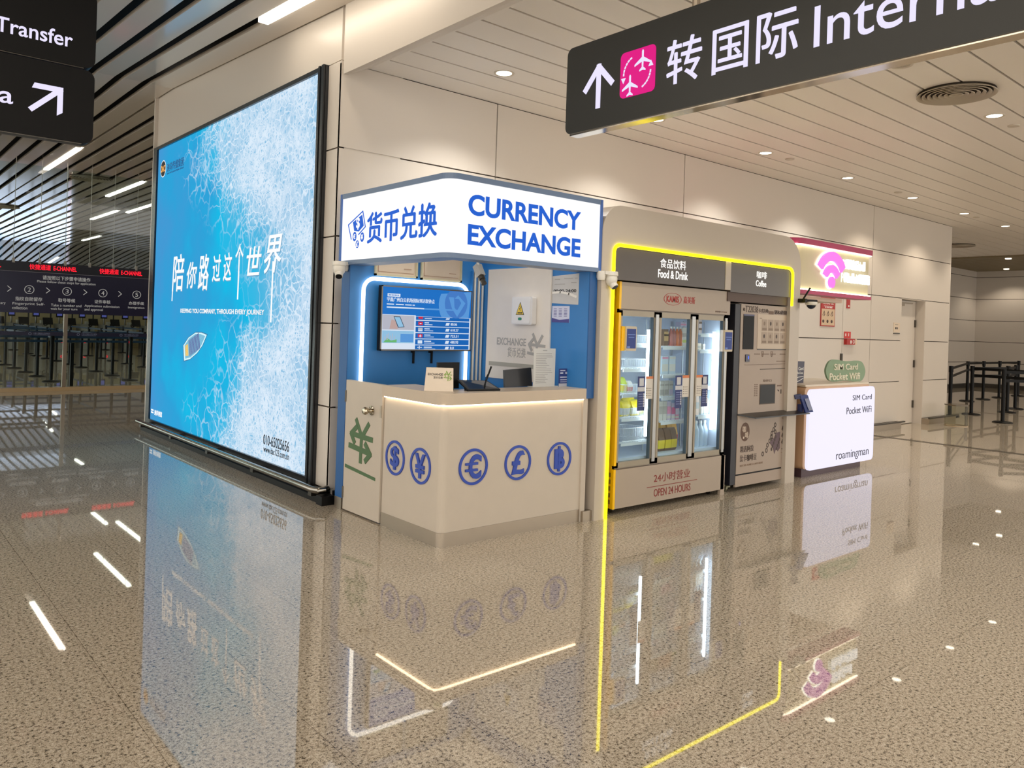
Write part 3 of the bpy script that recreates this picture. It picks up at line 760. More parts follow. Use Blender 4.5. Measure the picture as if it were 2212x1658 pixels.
b = MB(); b.flat(P, ell(10.56, 3.356, .108, .108), 0, 0, .001); b.flat(P, ell(10.56, 3.356, .097, .097), 1, 0, .002); b.text('DAC', P, (10.64, 3.315, 10.48, 3.397), 2, 0, .003, bold=.02)
b.build('printed_logo', [LW, mat('printed coal', (34, 36, 42), emit=.5), mat('printed orange', (250, 176, 84), emit=1)], t)
# boat
cu, cv = 9.21, 1.172; ang = math.radians(17)
def bt(pts, k=1): return [(cu - k * (x * math.cos(ang) - y * math.sin(ang)), cv + k * (x * math.sin(ang) + y * math.cos(ang))) for x, y in pts]
hull = [(-.36, -.10), (-.35, .08), (-.16, .125), (.08, .12), (.26, .07), (.42, .0), (.26, -.08), (.08, -.12), (-.16, -.13)]
b = MB(); b.flat(P, bt([(x * 1.06, y * 1.06) for x, y in hull]), 1, 0, .001); b.flat(P, bt(hull), 0, 0, .0015); b.flat(P, bt([(x * .88, y * .88) for x, y in hull]), 2, 0, .002)
for i in range(10): b.flat(P, bt([(-.16 + .036 * i, -.095), (-.14 + .036 * i, -.095), (-.14 + .036 * i, .09), (-.16 + .036 * i, .09)]), 3, 0, .0025)
b.flat(P, bt([(.0 + x, y) for x, y in ((-.3, -.06), (-.2, -.08), (-.19, .06), (-.29, .06))]), 4, 0, .003)
b.build('printed_boat', [mat('boat rim', (206, 240, 248), emit=1), mat('boat shade', (40, 120, 170), emit=.8), mat('boat hull', (120, 190, 220), emit=.9), mat('boat plank', (96, 92, 170), emit=.7), mat('boat seat', (240, 200, 110), emit=.9)], t)
t = thing('bumper_rail', 'low polished steel bumper rail on a black plinth under the billboard', 'rail', (BX - .1, 8.4, 0))
MB().box(BX - .09, 5.82, 0, BX - .005, 10.9, .05).box(BX - .115, 5.80, .0, BX - .005, 5.9, .075).build('plinth', BLK, t)
b = MB(); b.tube([(BX - .02, 5.90, .115), (BX - .07, 5.86, .115), (BX - .11, 5.87, .115), (BX - .13, 5.93, .115), (BX - .13, 6.4, .115), (BX - .13, 10.9, .115)], .028, 12); b.build('rail', mat('rail steel', (150, 146, 138), .18, metal=1), t, smooth=True)
b = MB()
for y in (6.0, 7.2, 8.4, 9.6, 10.8): b.box(BX - .125, y - .03, .05, BX - .05, y + .03, .10)
b.build('brackets', STEELD, t)

# ================================================================== CURRENCY KIOSK
KX0, KX1, KY0, KY1 = 3.09, 4.44, 4.29, 5.62
t = kiosk = thing('currency_exchange_kiosk', 'blue and white currency exchange kiosk with lit corner sign beside the billboard', 'kiosk', (3.8, 5.0, 0))
def outline(x0, y0, r, x1, y1, w):     # L shaped strip: left run to y1, front run to x1
    return [(x0, y1)] + [(x0 + r - r * math.cos(a), y0 + r - r * math.sin(a)) for a in [math.pi / 2 * i / 8 for i in range(9)]] + [(x1, y0), (x1, y0 + w), (x0 + w, y0 + w), (x0 + w, y1)]
def lprism(pts, z0, z1, m=0, b=None): return (b or MB()).prism([(x, y, z0) for x, y in pts], (0, 0, z1 - z0), m)
lprism(outline(3.10, 4.30, .05, 4.42, 5.045, .2), .095, .952).build('counter_body', CREAM, t)
lprism(outline(3.075, 4.275, .09, 4.44, 5.05, .29), .956, 1.035).build('countertop', mat('counter slab', (196, 180, 160), .35), t)
lprism(outline(3.095, 4.295, .045, 4.42, 5.045, .15), 0, .095).build('plinth', STEEL, t)
lprism(outline(3.082, 4.282, .08, 4.42, 5.03, .014), .9475, .957).build('led_strip', mat('warm counter led', (255, 226, 186), emit=8), t)
b = MB(); b.box(4.42, 4.285, .0, 4.47, 4.6, .956); b.build('end_post', CREAM, t)
b = MB(); b.box(4.43, 4.262, 0, 4.535, 4.31, .082); b.build('post_shoe', STEEL, t)
b = MB(); b.box(3.09, KY1, .09, 4.53, 5.74, 2.2); b.build('back_wall', BLUE, t)
b = MB(); b.box(3.088, KY1 - .002, .09, 3.095, 5.742, 2.2); b.build('back_wall_edge', BLUED, t)
b = MB(); b.box(3.085, 5.63, 0, 3.4, 5.74, .09); b.build('back_plinth', STEEL, t)
b = MB(); b.box(4.44, 4.285, .956, 4.525, KY1, 2.2); b.build('side_wall', BLUE, t)
b = MB(); b.box(4.442, 4.277, .958, 4.523, 4.287, 1.95); b.build('side_wall_edge', BLUED, t)
b = MB(); b.box(4.425, 4.70, 1.04, 4.442, 5.52, 2.0)
wp = b.build('white_panel', mat('white board', (226, 218, 208), .35), t)
b = MB(); b.box(4.421, 4.70, 1.15, 4.427, 5.47, 1.185); b.build('grey_band', mat('grey band', (168, 164, 152)), wp)
b = MB()
for i, (x, m) in enumerate(((4.30, 1), (4.325, 0), (4.345, 1), (4.37, 0), (4.39, 1), (4.412, 0))): b.box(x, KY1 - .03, .98, x + (.012 if m else .018), KY1, 1.98, m)
b.build('corner_stripes', [WHITE, BLUE], t)
def emblem(b, P, u0, v0, u1, v1, m=0, d1=.003):
    f = lambda p: (u0 + (u1 - u0) * p[0], v0 + (v1 - v0) * p[1]); w = abs(u1 - u0) * .12
    for i, pts in enumerate(([(.28, 1), (.54, .62)], [(.84, .95), (.56, .62)], [(.54, .66), (.52, 0)], [(.06, .64), (1, .6)], [(.32, .84), (.06, .64), (.22, .44)], [(0, .34), (.92, .26)], [(.72, .46), (.95, .24), (.74, .06)])):
        for j in range(len(pts) - 1): b.stroke(P, [f(p) for p in pts[j:j + 2]], w, m, 0, d1 * (1 + .12 * i + .06 * j))
P = PX(4.425); b = MB(); G = mat('grey lettering', (168, 165, 160))
b.text('EXCHANGE', P, (5.37, 1.335, 4.985, 1.40), bold=.02); b.text('货币兑换', P, (5.22, 1.235, 4.985, 1.32), bold=.006); emblem(b, P, 4.955, 1.20, 4.75, 1.44)
b.build('wall_lettering', G, wp)
# half door
MB().box(3.085, 5.055, .012, 3.12, 5.605, 1.035).build('half_door', CREAM, t)
dr = [o for o in t.children if o.name.startswith('half_door')][0]
P = PX(3.085); b = MB(); emblem(b, P, 5.52, .42, 5.185, .735); b.flat(P, [(5.585, .372), (5.12, .335), (5.12, .31), (5.585, .345)])
b.build('green_emblem', mat('sage green ink', (78, 108, 70), .5), dr)
b = MB(); b.lathe((3.085, 5.2, .83), [(.034, 0), (.036, .006), (.02, .012), (.014, .03), (.027, .045), (.03, .06), (.022, .074), (.004, .078)], 20, ax=(-1, 0, 0)); b.build('door_knob', mat('polished knob', (190, 180, 160), .12, metal=1), dr, smooth=True)
b = MB(); b.box(3.08, 5.058, .79, 3.088, 5.08, .88); b.build('strike_plate', STEEL, dr)
b = MB()
for z in (.1, .86): b.cyl((3.082, 5.604, z), (3.082, 5.604, z + .09), .008, n=8)
b.build('hinges', STEELD, dr)
# currency badges
NB = mat('badge blue', (44, 74, 172), .4)
def badge(P, u, v, s, g, mir, wd):
    b = MB(); b.ring(P, u, v, .126, .108, 0, 0, .008, 40); w = wd * mir
    if g == '€':
        b.text('C', P, (u - w * .6, v - .085, u + w, v + .085), 0, 0, .012, bold=.03)
        for q in (.022, -.022): b.stroke(P, [(u - w, v + q), (u + w * .45, v + q)], .017, 0, 0, .0135)
    elif g == '฿':
        b.text('B', P, (u - w, v - .075, u + w, v + .075), 0, 0, .012, bold=.04); b.stroke(P, [(u - .006, v - .09), (u - .006, v + .09)], .02, 0, 0, .0135)
    else: b.text(g, P, (u - w, v - .085, u + w, v + .085), 0, 0, .012, bold=.02)
    b.build('currency_badge', NB, t, label='blue ringed %s badge' % s)
badge(PX(3.10), 4.876, .52, 'dollar', '$', -1, .055); badge(PX(3.10), 4.549, .512, 'yen', '¥', -1, .06)
badge(PY(4.30), 3.366, .522, 'euro', '€', 1, .066); badge(PY(4.30), 3.774, .515, 'pound', '£', 1, .06); badge(PY(4.30), 4.19, .509, 'baht', '฿', 1, .052)
# canopy
cx0, cy0, cx1, cy1, R = 3.05, 4.25, 4.53, 5.73, .10
def canopy_out(g, w=.16): return outline(cx0 + g, cy0 + g, R - g * .5, cx1 - g * .0, cy1 - g * .0, w)
CF = mat('canopy frame blue grey', (104, 126, 158), .35)
lprism(canopy_out(0, .18), 1.945, 1.978).build('canopy_frame', CF, t, label='blue grey lower rim')
lprism(canopy_out(0, .18), 2.472, 2.51).build('canopy_frame', CF, t, label='blue grey upper rim')
lb = lprism(canopy_out(.008, .15), 1.978, 2.472).build('lit_sign_panel', LBOX, t)
CE = mat('canopy end blue', (64, 104, 176), .4)
MB().box(cx1 - .022, cy0 - .002, 1.945, cx1 + .002, cy0 + .18, 2.51).build('canopy_end', CE, t)
b = MB(); b.box(cx0 - .002, cy1 - .022, 1.945, cx0 + .18, cy1 + .002, 2.51); b.build('canopy_end', CE, t)
b = MB(); P = PY(cy0 + .008)
b.text('CURRENCY', P, (3.219, 2.243, 4.297, 2.388), bold=.03); b.text('EXCHANGE', P, (3.222, 2.041, 4.303, 2.183), bold=.03)
b.build('sign_lettering', INKB, lb); b = MB()
P = PX(cx0 + .008); b.text('货币兑换', P, (5.311, 2.095, 4.39, 2.325), bold=.026)
b.build('sign_lettering', INKB, lb); b = MB()
b.stroke(P, [(5.552, 2.142), (5.606, 2.258), (5.385, 2.348), (5.34, 2.225), (5.44, 2.172)], .008)
b.flat(P, [(5.534, 2.274), (5.394, 2.322), (5.367, 2.235), (5.44, 2.195), (5.51, 2.205)], 0)
b.flat(P, ell(5.502, 2.16, .028, .037), 0); b.flat(P, ell(5.384, 2.149, .028, .037), 0); b.flat(P, ell(5.456, 2.098, .024, .03), 0)
b.text('$', P, (5.478, 2.21, 5.425, 2.305), 1, .002, .004, bold=.02)
for g, u, v in (('€', 5.502, 2.16), ('¥', 5.384, 2.149), ('£', 5.456, 2.098)): b.text(g, P, (u + .016, v - .02, u - .016, v + .02), 1, .002, .004, bold=.02)
b.build('sign_money_symbol', [INKB, LBOX], lb)
# white neon arch on the back wall
yy = KY1 - .02
pts = [(3.208, yy, 1.0), (3.208, yy, 1.75)] + [(x, yy, z) for x, z in [(3.208 + .1 - .1 * math.cos(a), 1.75 + .1 * math.sin(a)) for a in [math.pi / 2 * i / 8 for i in range(9)]]] + [(x, yy, z) for x, z in [(4.16 + .1 * math.sin(a), 1.75 + .1 * math.cos(a)) for a in [math.pi / 2 * i / 8 for i in range(9)]]] + [(4.26, yy, 1.0)]
MB().tube(pts, .016, 8).build('neon_arch', TUBEW, t, smooth=True)

# ------------------------------------------------------------------ things in and on the kiosk
# television
ty = 5.55; P0 = PY(ty); TU0, TU1, TV0, TV1 = 3.345, 4.27, 1.268, 1.80
t = thing('television', 'wall television showing blue exchange rates inside the kiosk', 'television', (3.81, KY1, 1.27))
MB().box(TU0, ty, TV0, TU1, ty + .045, TV1).build('casing', BLK, t)
b = MB(); b.box(TU0, ty - .004, TV0, TU1, ty, TV0 + .012); b.box(TU0, ty - .004, TV1 - .01, TU1, ty, TV1); b.box(TU0, ty - .004, TV0, TU0 + .012, ty, TV1); b.box(TU1 - .01, ty - .004, TV0, TU1, ty, TV1)
b.build('bezel', mat('bezel silver', (110, 106, 100), .3, metal=.7), t)
MB().box(3.69, ty + .045, 1.25, 3.71, KY1, 1.7).box(3.87, ty + .045, 1.25, 3.89, KY1, 1.7).box(3.69, ty + .03, 1.16, 3.705, ty + .045, 1.3).box(3.875, ty + .03, 1.16, 3.89, ty + .045, 1.3).build('mount_arms', BLK, t)
def TP(u, v, d=0): return (TU0 + .012 + (TU1 - TU0 - .022) * u, ty - d, TV0 + .012 + (TV1 - TV0 - .022) * v)
E_ = lambda n, c, e=.85: mat(n, c, emit=e)
ms = [E_('tv blue', (22, 116, 205)), E_('tv white', (225, 238, 255)), E_('tv light blue', (92, 158, 226)), E_('tv mid blue', (70, 128, 206)), E_('tv grey', (188, 190, 204)), E_('tv sky', (150, 200, 235)), E_('tv red', (215, 40, 70)), E_('tv row blue', (16, 104, 190)), E_('tv dark', (40, 50, 70)), E_('tv skin', (196, 168, 164)), E_('tv green', (110, 190, 120))]
b = MB(); r = lambda u0, v0, u1, v1, m, d: b.flat(TP, [(u0, v0), (u1, v0), (u1, v1), (u0, v1)], m, 0, d)
r(0, 0, 1, 1, 0, .001)
b.flat(TP, [(u, v) for u, v in ell(.86, .76, .245, .41) if True and v < 1.0 and u < 1.0] + [(1.0, 1.0)], 2, 0, .0015)
b.flat(TP, [(u, min(v, .995)) for u, v in ell(.82, .785, .135, .255)], 3, 0, .002)
b.flat(TP, [(.73, .89), (.79, .89), (.80, .72), (.83, .66), (.88, .80), (.85, .87), (.80, .87), (.84, .93), (.93, .80), (.835, .56), (.77, .70)], 2, 0, .0025)
r(0, 0, .36, .56, 1, .0015); r(.35, 0, 1, .545, 1, .0016); r(.005, .315, .345, .55, 4, .002); r(.005, .1, .345, .3, 5, .002); r(.2, .12, .34, .25, 2, .0022)
b.flat(TP, [(.12, .53), (.19, .53), (.24, .36), (.17, .35)], 8, 0, .0024); b.flat(TP, [(.128, .52), (.186, .52), (.231, .368), (.176, .36)], 5, 0, .0026)
b.flat(TP, [(.08, .33), (.1, .48), (.14, .46), (.17, .33)], 9, 0, .0023); b.flat(TP, [(.02, .11), (.06, .18), (.1, .14), (.16, .16), (.16, .11)], 10, 0, .0024)
for x, h in ((.03, .2), (.05, .24), (.065, .26), (.09, .22), (.11, .25), (.135, .21)): b.stroke(TP, [(x, .15), (x + .005, h)], .006, 4, 0, .0026)
hs = (.487, .385, .285, .182, .08, -.02)
for i, v in enumerate(hs):
    top = min(v + .088, .54); bot = max(v, .004); r(.362, bot, .985, top, 7, .002)
    r(.39, max(bot, v + .018), .44, min(top, v + .072), (6, 6, 4, 6, 1, 7)[i], .0025)
    if i > 0: r(.46, v + .05, .50 + .01 * i, v + .066, 1, .0025)
    r(.46, max(v + .022, .006), .54 + .01 * i, max(v + .032, .012), 1, .0025)
    b.flat(TP, [(.70, max(v + .02, .005)), (.74, max(v + .02, .005)), (.75, min(v + .068, .53)), (.71, min(v + .068, .53))], 1, 0, .0025)
b.rect(TP, .405, .395 + .024, .425, .395 + .04, 1, 0, .003); b.rect(TP, .392, .3, .438, .318, 1, 0, .003)
r(.411, .2, .419, .245, 1, .003); r(.40, .216, .43, .228, 1, .003); r(.39, .098, .44, .124, 1, .003); r(.385, .03, .44, .04, 1, .003); r(.405, .005, .413, .06, 1, .003)
for s, v, w in (('80.06', .385, .075), ('618.27', .285, .095), ('723.51', .182, .095), ('480.93', .08, .095), ('0.0', -.018, .045)): b.text(s, TP, (.762, v + .024, .762 + w, v + .068), 1, 0, .003, bold=.02)
b.text('宇鑫广州白云机场国际到达取钞点', TP, (.045, .765, .565, .835), 1, 0, .003, bold=.02)
r(.05, .845, .185, .895, 1, .002); r(.045, .66, .85, .685, 2, .0026); r(.045, .665, .45, .685, 1, .0028)
for u0, u1 in ((.045, .12), (.14, .225), (.24, .31), (.32, .345)): r(u0, .715, u1, .732, 1, .0026)
for i in range(7): r(.062 + .016 * i, .86, .072 + .016 * i, .88, 3, .0026)
b.build('screen_picture', ms, t)
# certificates
for i, (x0, x1, z0, z1, lab) in enumerate(((3.31, 3.723, 1.878, 2.12, 'cream framed certificate above the neon arch, left one'), (3.76, 4.19, 1.872, 2.12, 'cream framed certificate above the neon arch, right one'))):
    t = thing('framed_certificate', lab, 'certificate', ((x0 + x1) / 2, KY1, z0), 'framed certificates in the kiosk')
    P = PY(KY1); b = MB()
    for q in ((x0, z0, x1, z0 + .016), (x0, z1 - .016, x1, z1), (x0, z0, x0 + .016, z1), (x1 - .016, z0, x1, z1)): b.rect(P, *q, 0, 0, .02)
    b.build('frame', mat('pale gilt frame', (206, 198, 166), .35), t)
    b = MB(); b.rect(P, x0 + .016, z0 + .016, x1 - .016, z1 - .016, 0, 0, .008); b.stroke(P, [(x0 + .035, z0 + .035), (x1 - .035, z0 + .035)], .004, 1, .008, .01); b.stroke(P, [(x1 - .13, z0 + .07), (x1 - .06, z0 + .07)], .005, 1, .008, .01); b.stroke(P, [(x0 + .035, z0 + .035), (x0 + .035, z1 - .03)], .004, 1, .008, .01)
    b.build('paper', [mat('certificate paper', (228, 210, 188), .6), mat('certificate ink', (176, 140, 112))], t)
# security cameras
CW = mat('camera white', (226, 222, 212), .3)
def turret(x, y, z, label, sx, hang):
    t = thing('security_camera', label, 'camera', (x, y, z))
    b = MB(); b.lathe((x, y, z), [(.052, .03), (.055, .0), (.05, -.006), (.02, -.008)], 24); b.box(min(x, hang[0]), min(y, hang[1]) - .02, z + .005, max(x, hang[0]), max(y, hang[1]) + .02, z + .03); b.lathe((hang[0], hang[1], z - .04), [(.03, 0), (.036, .02), (.036, .07)], 16); b.build('bracket', CW, t, smooth=True)
    b = MB(); b.lathe((x, y, z), [(.046, -.004), (.05, -.03), (.044, -.055), (.03, -.075), (.01, -.085)], 24); b.build('housing', CW, t, smooth=True)
    d = Vector((sx * .3, -.55, -.75)).normalized(); c = Vector((x, y, z - .045))
    MB().cyl(c, c + d * .06, .034, .03, 20).build('eyeball', CW, t, smooth=True)
    MB().cyl(c + d * .055, c + d * .064, .025, n=20).build('lens', BLK, t)
turret(2.985, 5.60, 1.935, 'white turret camera on the left end of the kiosk sign', -1, (3.06, 5.66))
turret(4.62, 4.22, 1.925, 'white turret camera at the right end of the kiosk sign', .4, (4.535, 4.25))
t = thing('security_camera', 'small box camera hanging under the kiosk sign', 'camera', (4.05, 5.2, 2.2))
MB().cyl((4.05, 5.2, 1.98), (4.05, 5.2, 2.3), .012).box(3.9, 4.4, 2.3, 4.2, 5.62, 2.31).build('bracket', CW, t)
c = Vector((4.06, 5.19, 1.95)); d = Vector((-.02, -.55, -.8)).normalized()
b = MB(); b.cyl(c - d * .06, c + d * .05, .04, .04, 4); b.build('body', mat('camera grey', (190, 188, 182), .35), t)
b = MB(); b.cyl(c + d * .05, c + d * .085, .026, .028, 16); b.cyl(c + d * .085, c + d * .13, .02, .024, 16); b.build('lens', STEELD, t, smooth=True)
# electric box
t = thing('electrical_box', 'white electrical box with yellow warning triangle on the kiosk side wall', 'electrical box', (4.42, 5.0, 1.52))
MB().flat(PX(4.423), rr(5.125, 1.518, 4.865, 1.752, .014), 0, 0, .05).build('casing', mat('box white', (226, 224, 222), .35), t)
b = MB(); P = PX(4.373); b.flat(P, rr(5.11, 1.53, 4.885, 1.742, .012), 0, 0, .006); dd = b.build('lid', mat('box lid', (232, 230, 228), .3), t)
b = MB(); P = PX(4.367); b.flat(P, [(5.062, 1.598), (4.955, 1.598), (5.008, 1.708)], 0, 0, .001); b.flat(P, [(5.053, 1.603), (4.964, 1.603), (5.008, 1.697)], 1, 0, .002); b.stroke(P, [(5.012, 1.672), (5.003, 1.655), (5.013, 1.652), (5.004, 1.634)], .005, 0, .002, .003)
for i in range(4): b.rect(P, 5.035 - .015 * i, 1.61, 5.024 - .015 * i, 1.622, 0, .002, .003)
b.build('warning_sticker', [INKK, mat('warning yellow', (236, 202, 70))], dd)
b = MB(); b.flat(P, rr(5.03, 1.553, 4.985, 1.577, .011), 0, 0, .002); b.build('green_window', mat('green window', (40, 130, 100)), dd)
# papers on side wall
P = PX(4.44)
b = MB(); b.flat(P, [(4.697, 1.925 - .005), (4.395, 1.935), (4.395, 1.687), (4.697, 1.70)], 0, 0, .003)
for u0, u1, v in ((4.67, 4.61, 1.89), (4.56, 4.46, 1.895), (4.44, 4.41, 1.895), (4.67, 4.55, 1.85), (4.48, 4.42, 1.86)): b.rect(P, u0, v, u1, v + .006, 1, .003, .004)
b.text('00:00-24:00', P, (4.68, 1.785, 4.42, 1.812), 2, .003, .004, bold=.02)
b.stroke(P, [(4.69, 1.785), (4.6, 1.79), (4.5, 1.775), (4.42, 1.75)], .018, 3, .003, .006)
t = b.build('hours_notice', [mat('grey paper', (202, 200, 198)), G, INKK, mat('tape white', (240, 236, 228))], loc=(4.44, 4.55, 1.69)); tag(t, 'large grey opening-hours notice taped on the blue side wall', 'notice')
b = MB(); b.rect(P, 4.69, 1.544, 4.49, 1.677, 0, 0, .003); b.flat(P, [(4.69, 1.544), (4.49, 1.544), (4.49, 1.575), (4.6, 1.565), (4.69, 1.58)], 1, .003, .004)
for i in range(6):
    for u in (4.67, 4.61, 4.55): b.rect(P, u, 1.592 + .012 * i, u - .035, 1.596 + .012 * i, 1, .003, .004)
t = b.build('rate_sheet', [mat('lilac paper', (206, 210, 232)), mat('indigo ink', (72, 70, 140))], loc=(4.44, 4.59, 1.544)); tag(t, 'small lilac rate sheet below the opening-hours notice', 'notice')
# counter things
CT = 1.035
t = thing('desk_sign', 'white tent card with EXCHANGE lettering and green symbol on the counter corner', 'sign', (3.2, 4.48, CT))
A = Vector((3.098, 4.536, CT)); Bv = Vector((3.256, 4.41, CT)); ex = (Bv - A).normalized(); nn = Vector((ex.y, -ex.x, 0))
L_ = (Bv - A).length
def CPm(u, v, d=0):
    p = A + ex * (L_ * u) + Vector((0, 0, 1)) * (.16 * v) - nn * (.045 * v) + nn * d; return tuple(p)
b = MB(); b.flat(CPm, [(0, 0), (1, 0), (.97, 1), (.04, 1)], 0, -.004, 0); b.flat(CPm, [(.04, 1), (.97, 1), (1, 1), (0, 1)], 0, -.03, 0)
top = [CPm(.04, 1), CPm(.97, 1)]; bot = [tuple(A - nn * .09 + ex * L_), tuple(A - nn * .09)]
b.prism([top[0], top[1], bot[0], bot[1]], nn * -.004, 1)
b.build('card', [mat('card white', (222, 208, 190), .4), BLK], t)
b = MB(); b.text('EXCHANGE', CPm, (.1, .66, .62, .76), 0, 0, .001, bold=.02); b.text('货币兑换', CPm, (.3, .52, .62, .63), 0, 0, .001, bold=.01); emblem(b, CPm, .66, .45, .93, .86, 1, .001)
b.build('card_lettering', [INKK, mat('leaf green ink', (130, 160, 70))], t)
t = MB().box(3.27, 4.62, CT, 3.46, 4.64, CT + .19).build('small_monitor', BLK, loc=(3.36, 4.63, CT)); tag(t, 'black back of a small monitor peeking over the tent card', 'monitor')
t = thing('signature_tablet', 'flat black signature tablet propped tilted on the counter', 'tablet', (3.6, 4.5, CT))
q = [(3.37, 4.392, 0), (3.632, 4.352, 0), (3.665, 4.548, .046), (3.392, 4.552, .058)]
MB().prism([(x, y, CT + z) for x, y, z in q], (0, 0, .012)).prism([(3.45, 4.53, CT), (3.62, 4.53, CT), (3.62, 4.53, CT + .05), (3.45, 4.53, CT + .05)], (0, .01, 0)).build('body', BLK, t)
cxq, cyq, czq = (sum(p[i] for p in q) / 4 for i in range(3))
MB().prism([(cxq + (x - cxq) * .9, cyq + (y - cyq) * .9, CT + .012 + czq + (z - czq) * .9) for x, y, z in q], (0, 0, .001)).build('glass_top', mat('dark glass', (30, 32, 36), .06), t)
MB().cyl((3.545, 4.43, CT + .013), (3.545, 4.43, CT + .03), .018).build('pen_socket', BLK, t)
t = thing('stylus_pen', 'black stylus pen standing tilted on the tablet with a coiled cord', 'pen', (3.545, 4.43, CT + .03))
MB().cyl((3.545, 4.43, CT + .03), (3.605, 4.43, CT + .17), .005, .007, 10).build('barrel', BLK, t)
MB().tube([(3.59, 4.43, CT + .13), (3.565, 4.42, CT + .115), (3.54, 4.415, CT + .08), (3.545, 4.415, CT + .05), (3.55, 4.42, CT + .03)], .002, 6).build('cord', BLK, t)
t = MB().prism([(3.865, 4.575, CT), (4.165, 4.60, CT), (4.165, 4.62, CT + .145), (3.87, 4.595, CT + .13)], (0, .02, 0)).build('black_sign_back', DARK, loc=(4.0, 4.6, CT)); tag(t, 'plain black panel standing on the counter left of the white notice', 'panel')
def stand(name, x0, x1, y, z1, mats, label, rows, extra=None):
    t = thing(name, label, 'notice', ((x0 + x1) / 2, y, CT))
    b = MB(); P = PY(y); b.rect(P, x0, CT, x1, z1, 0, 0, .004)
    for u0, u1, v, h in rows: b.rect(P, x0 + (x1 - x0) * u0, CT + (z1 - CT) * v, x0 + (x1 - x0) * u1, CT + (z1 - CT) * v + h, 1, .004, .005)
    if extra: extra(b, P)
    b.build('sheet', mats, t)
    MB().box(x0, y, CT, x1, y + .06, CT + .004).build('acrylic_foot', mat('pale acrylic', (220, 224, 222), .1), t)
random.seed(4)
stand('paper_notice', 4.105, 4.335, 4.53, 1.335, [mat('paper grey white', (206, 206, 202)), mat('ink grey', (140, 140, 140))], 'tall grey-white printed notice standing on the counter', [(.1, random.uniform(.5, .9), .1 + .045 * i, .003) for i in range(18)] + [(.4, .6, .94, .005)])
def bx(b, P):
    b.text('00:00-24:00', P, (4.42, 1.135, 4.495, 1.152), 1, .004, .005, bold=.02); b.rect(P, 4.352, CT, 4.512, CT + .025, 2, .004, .005)
stand('blue_notice', 4.352, 4.50, 4.50, 1.178, [mat('notice navy', (48, 62, 122)), mat('notice white', (220, 222, 232)), mat('notice strip', (190, 190, 196))], 'small navy opening-hours notice at the right end of the counter', [(.08, .45, .86, .008), (.08, .3, .72, .01), (.08, .9, .5, .007), (.1, .7, .36, .005), (.1, .9, .25, .004)], bx)
# ================================================================== VENDING SURROUND
FY = 4.24
t = thing('vending_surround', 'tall beige vending alcove with rounded top and yellow neon outline', 'vending alcove', (6.0, 5.0, 0))
P = PY(FY); PN = mat('alcove panel', (192, 181, 167), .36, spec=.45, var=.02)
X0, X1, ZT = 4.53, 7.50, 2.492; OX0, OX1, OZ = 4.675, 7.32, 2.16
# front face with opening, built of pieces
b = MB()
arcL = [(X0 + .22 - .22 * math.cos(math.radians(a)), ZT - .22 + .22 * math.sin(math.radians(a))) for a in range(0, 91, 9)]
arcR = [(X1 - .30 + .30 * math.sin(math.radians(a)), ZT - .30 + .30 * math.cos(math.radians(a))) for a in range(0, 91, 9)]
outer = [(X0, 0)] + arcL + arcR + [(X1, 0)]
inner = [(OX1, 0), (OX1, OZ - .05), (OX1 - .02, OZ - .014), (OX1 - .06, OZ), (OX0 + .06, OZ), (OX0 + .02, OZ - .014), (OX0, OZ - .05), (OX0, 0)]
b.flat(P, outer + inner, 0, -1.66, 0); b.build('shell', PN, t)
MB().box(6.185, FY + .0, 1.90, 6.27, FY + .6, OZ).build('divider', PN, t)
MB().box(OX0, 5.85, 0, OX1, 5.9, OZ).build('back_panel', mat('alcove back', (120, 104, 84), .6), t)
HD = mat('header charcoal brown', (78, 70, 64), .3)
MB().box(OX0 + .008, FY + .004, 1.90, 6.18, FY + .3, OZ - .004).build('header_panel', HD, t)
MB().box(6.275, FY + .004, 1.885, OX1 - .008, FY + .3, OZ - .004).build('header_panel', HD, t)
MB().box(6.275, FY + .03, 1.80, OX1 - .008, FY + .3, 1.885).build('header_valance', mat('valance brown', (92, 74, 66), .5), t)
P = PY(FY + .004); b = MB(); LT = mat('lit header lettering', (255, 252, 246), emit=1.1)
b.text('食品饮料', P, (5.245, 2.035, 5.595, 2.115), bold=.004); b.text('Food & Drink', P, (5.222, 1.950, 5.628, 2.02), bold=.014)
b.build('header_lettering', LT, t); b = MB()
b.text('咖啡', P, (6.70, 2.04, 6.875, 2.11), bold=.004); b.text('Coffee', P, (6.69, 1.962, 6.87, 2.022), bold=.014)
b.build('header_lettering', LT, t)
pts = [(OX0 - .016, FY - .006, .003), (OX0 - .016, FY - .006, OZ - .05)] + [(OX0 - .016 + .066 - .066 * math.cos(a), FY - .006, OZ - .05 + .066 * math.sin(a)) for a in [math.pi / 2 * i / 6 for i in range(1, 7)]] + [(OX1 - .05 + .066 * math.sin(a), FY - .006, OZ - .05 + .066 * math.cos(a)) for a in [math.pi / 2 * i / 6 for i in range(7)]] + [(OX1 + .016, FY - .006, 1.80)]
MB().tube(pts, .0135, 8).build('yellow_neon', TUBEY, t, smooth=True)
t = thing('security_camera', 'small dome camera with a black arm beside the pink wifi sign', 'camera', (7.56, 4.18, 1.83))
MB().cyl((7.45, 4.2, 1.865), (7.69, 4.16, 1.865), .012).cyl((7.47, 4.19, 1.87), (7.55, 4.16, 1.99), .009).box(7.46, 4.16, 1.84, 7.50, 4.26, 1.88).build('arm', BLK, t)
b = MB(); b.lathe((7.60, 4.17, 1.852), [(.06, 0), (.06, -.025), (.05, -.035)], 20); b.build('collar', CW, t, smooth=True)
b = MB(); b.lathe((7.60, 4.17, 1.82), [(.047, 0), (.04, -.022), (.02, -.038), (.002, -.043)], 20); b.build('dome', mat('smoked dome', (24, 34, 52), .08), t, smooth=True)

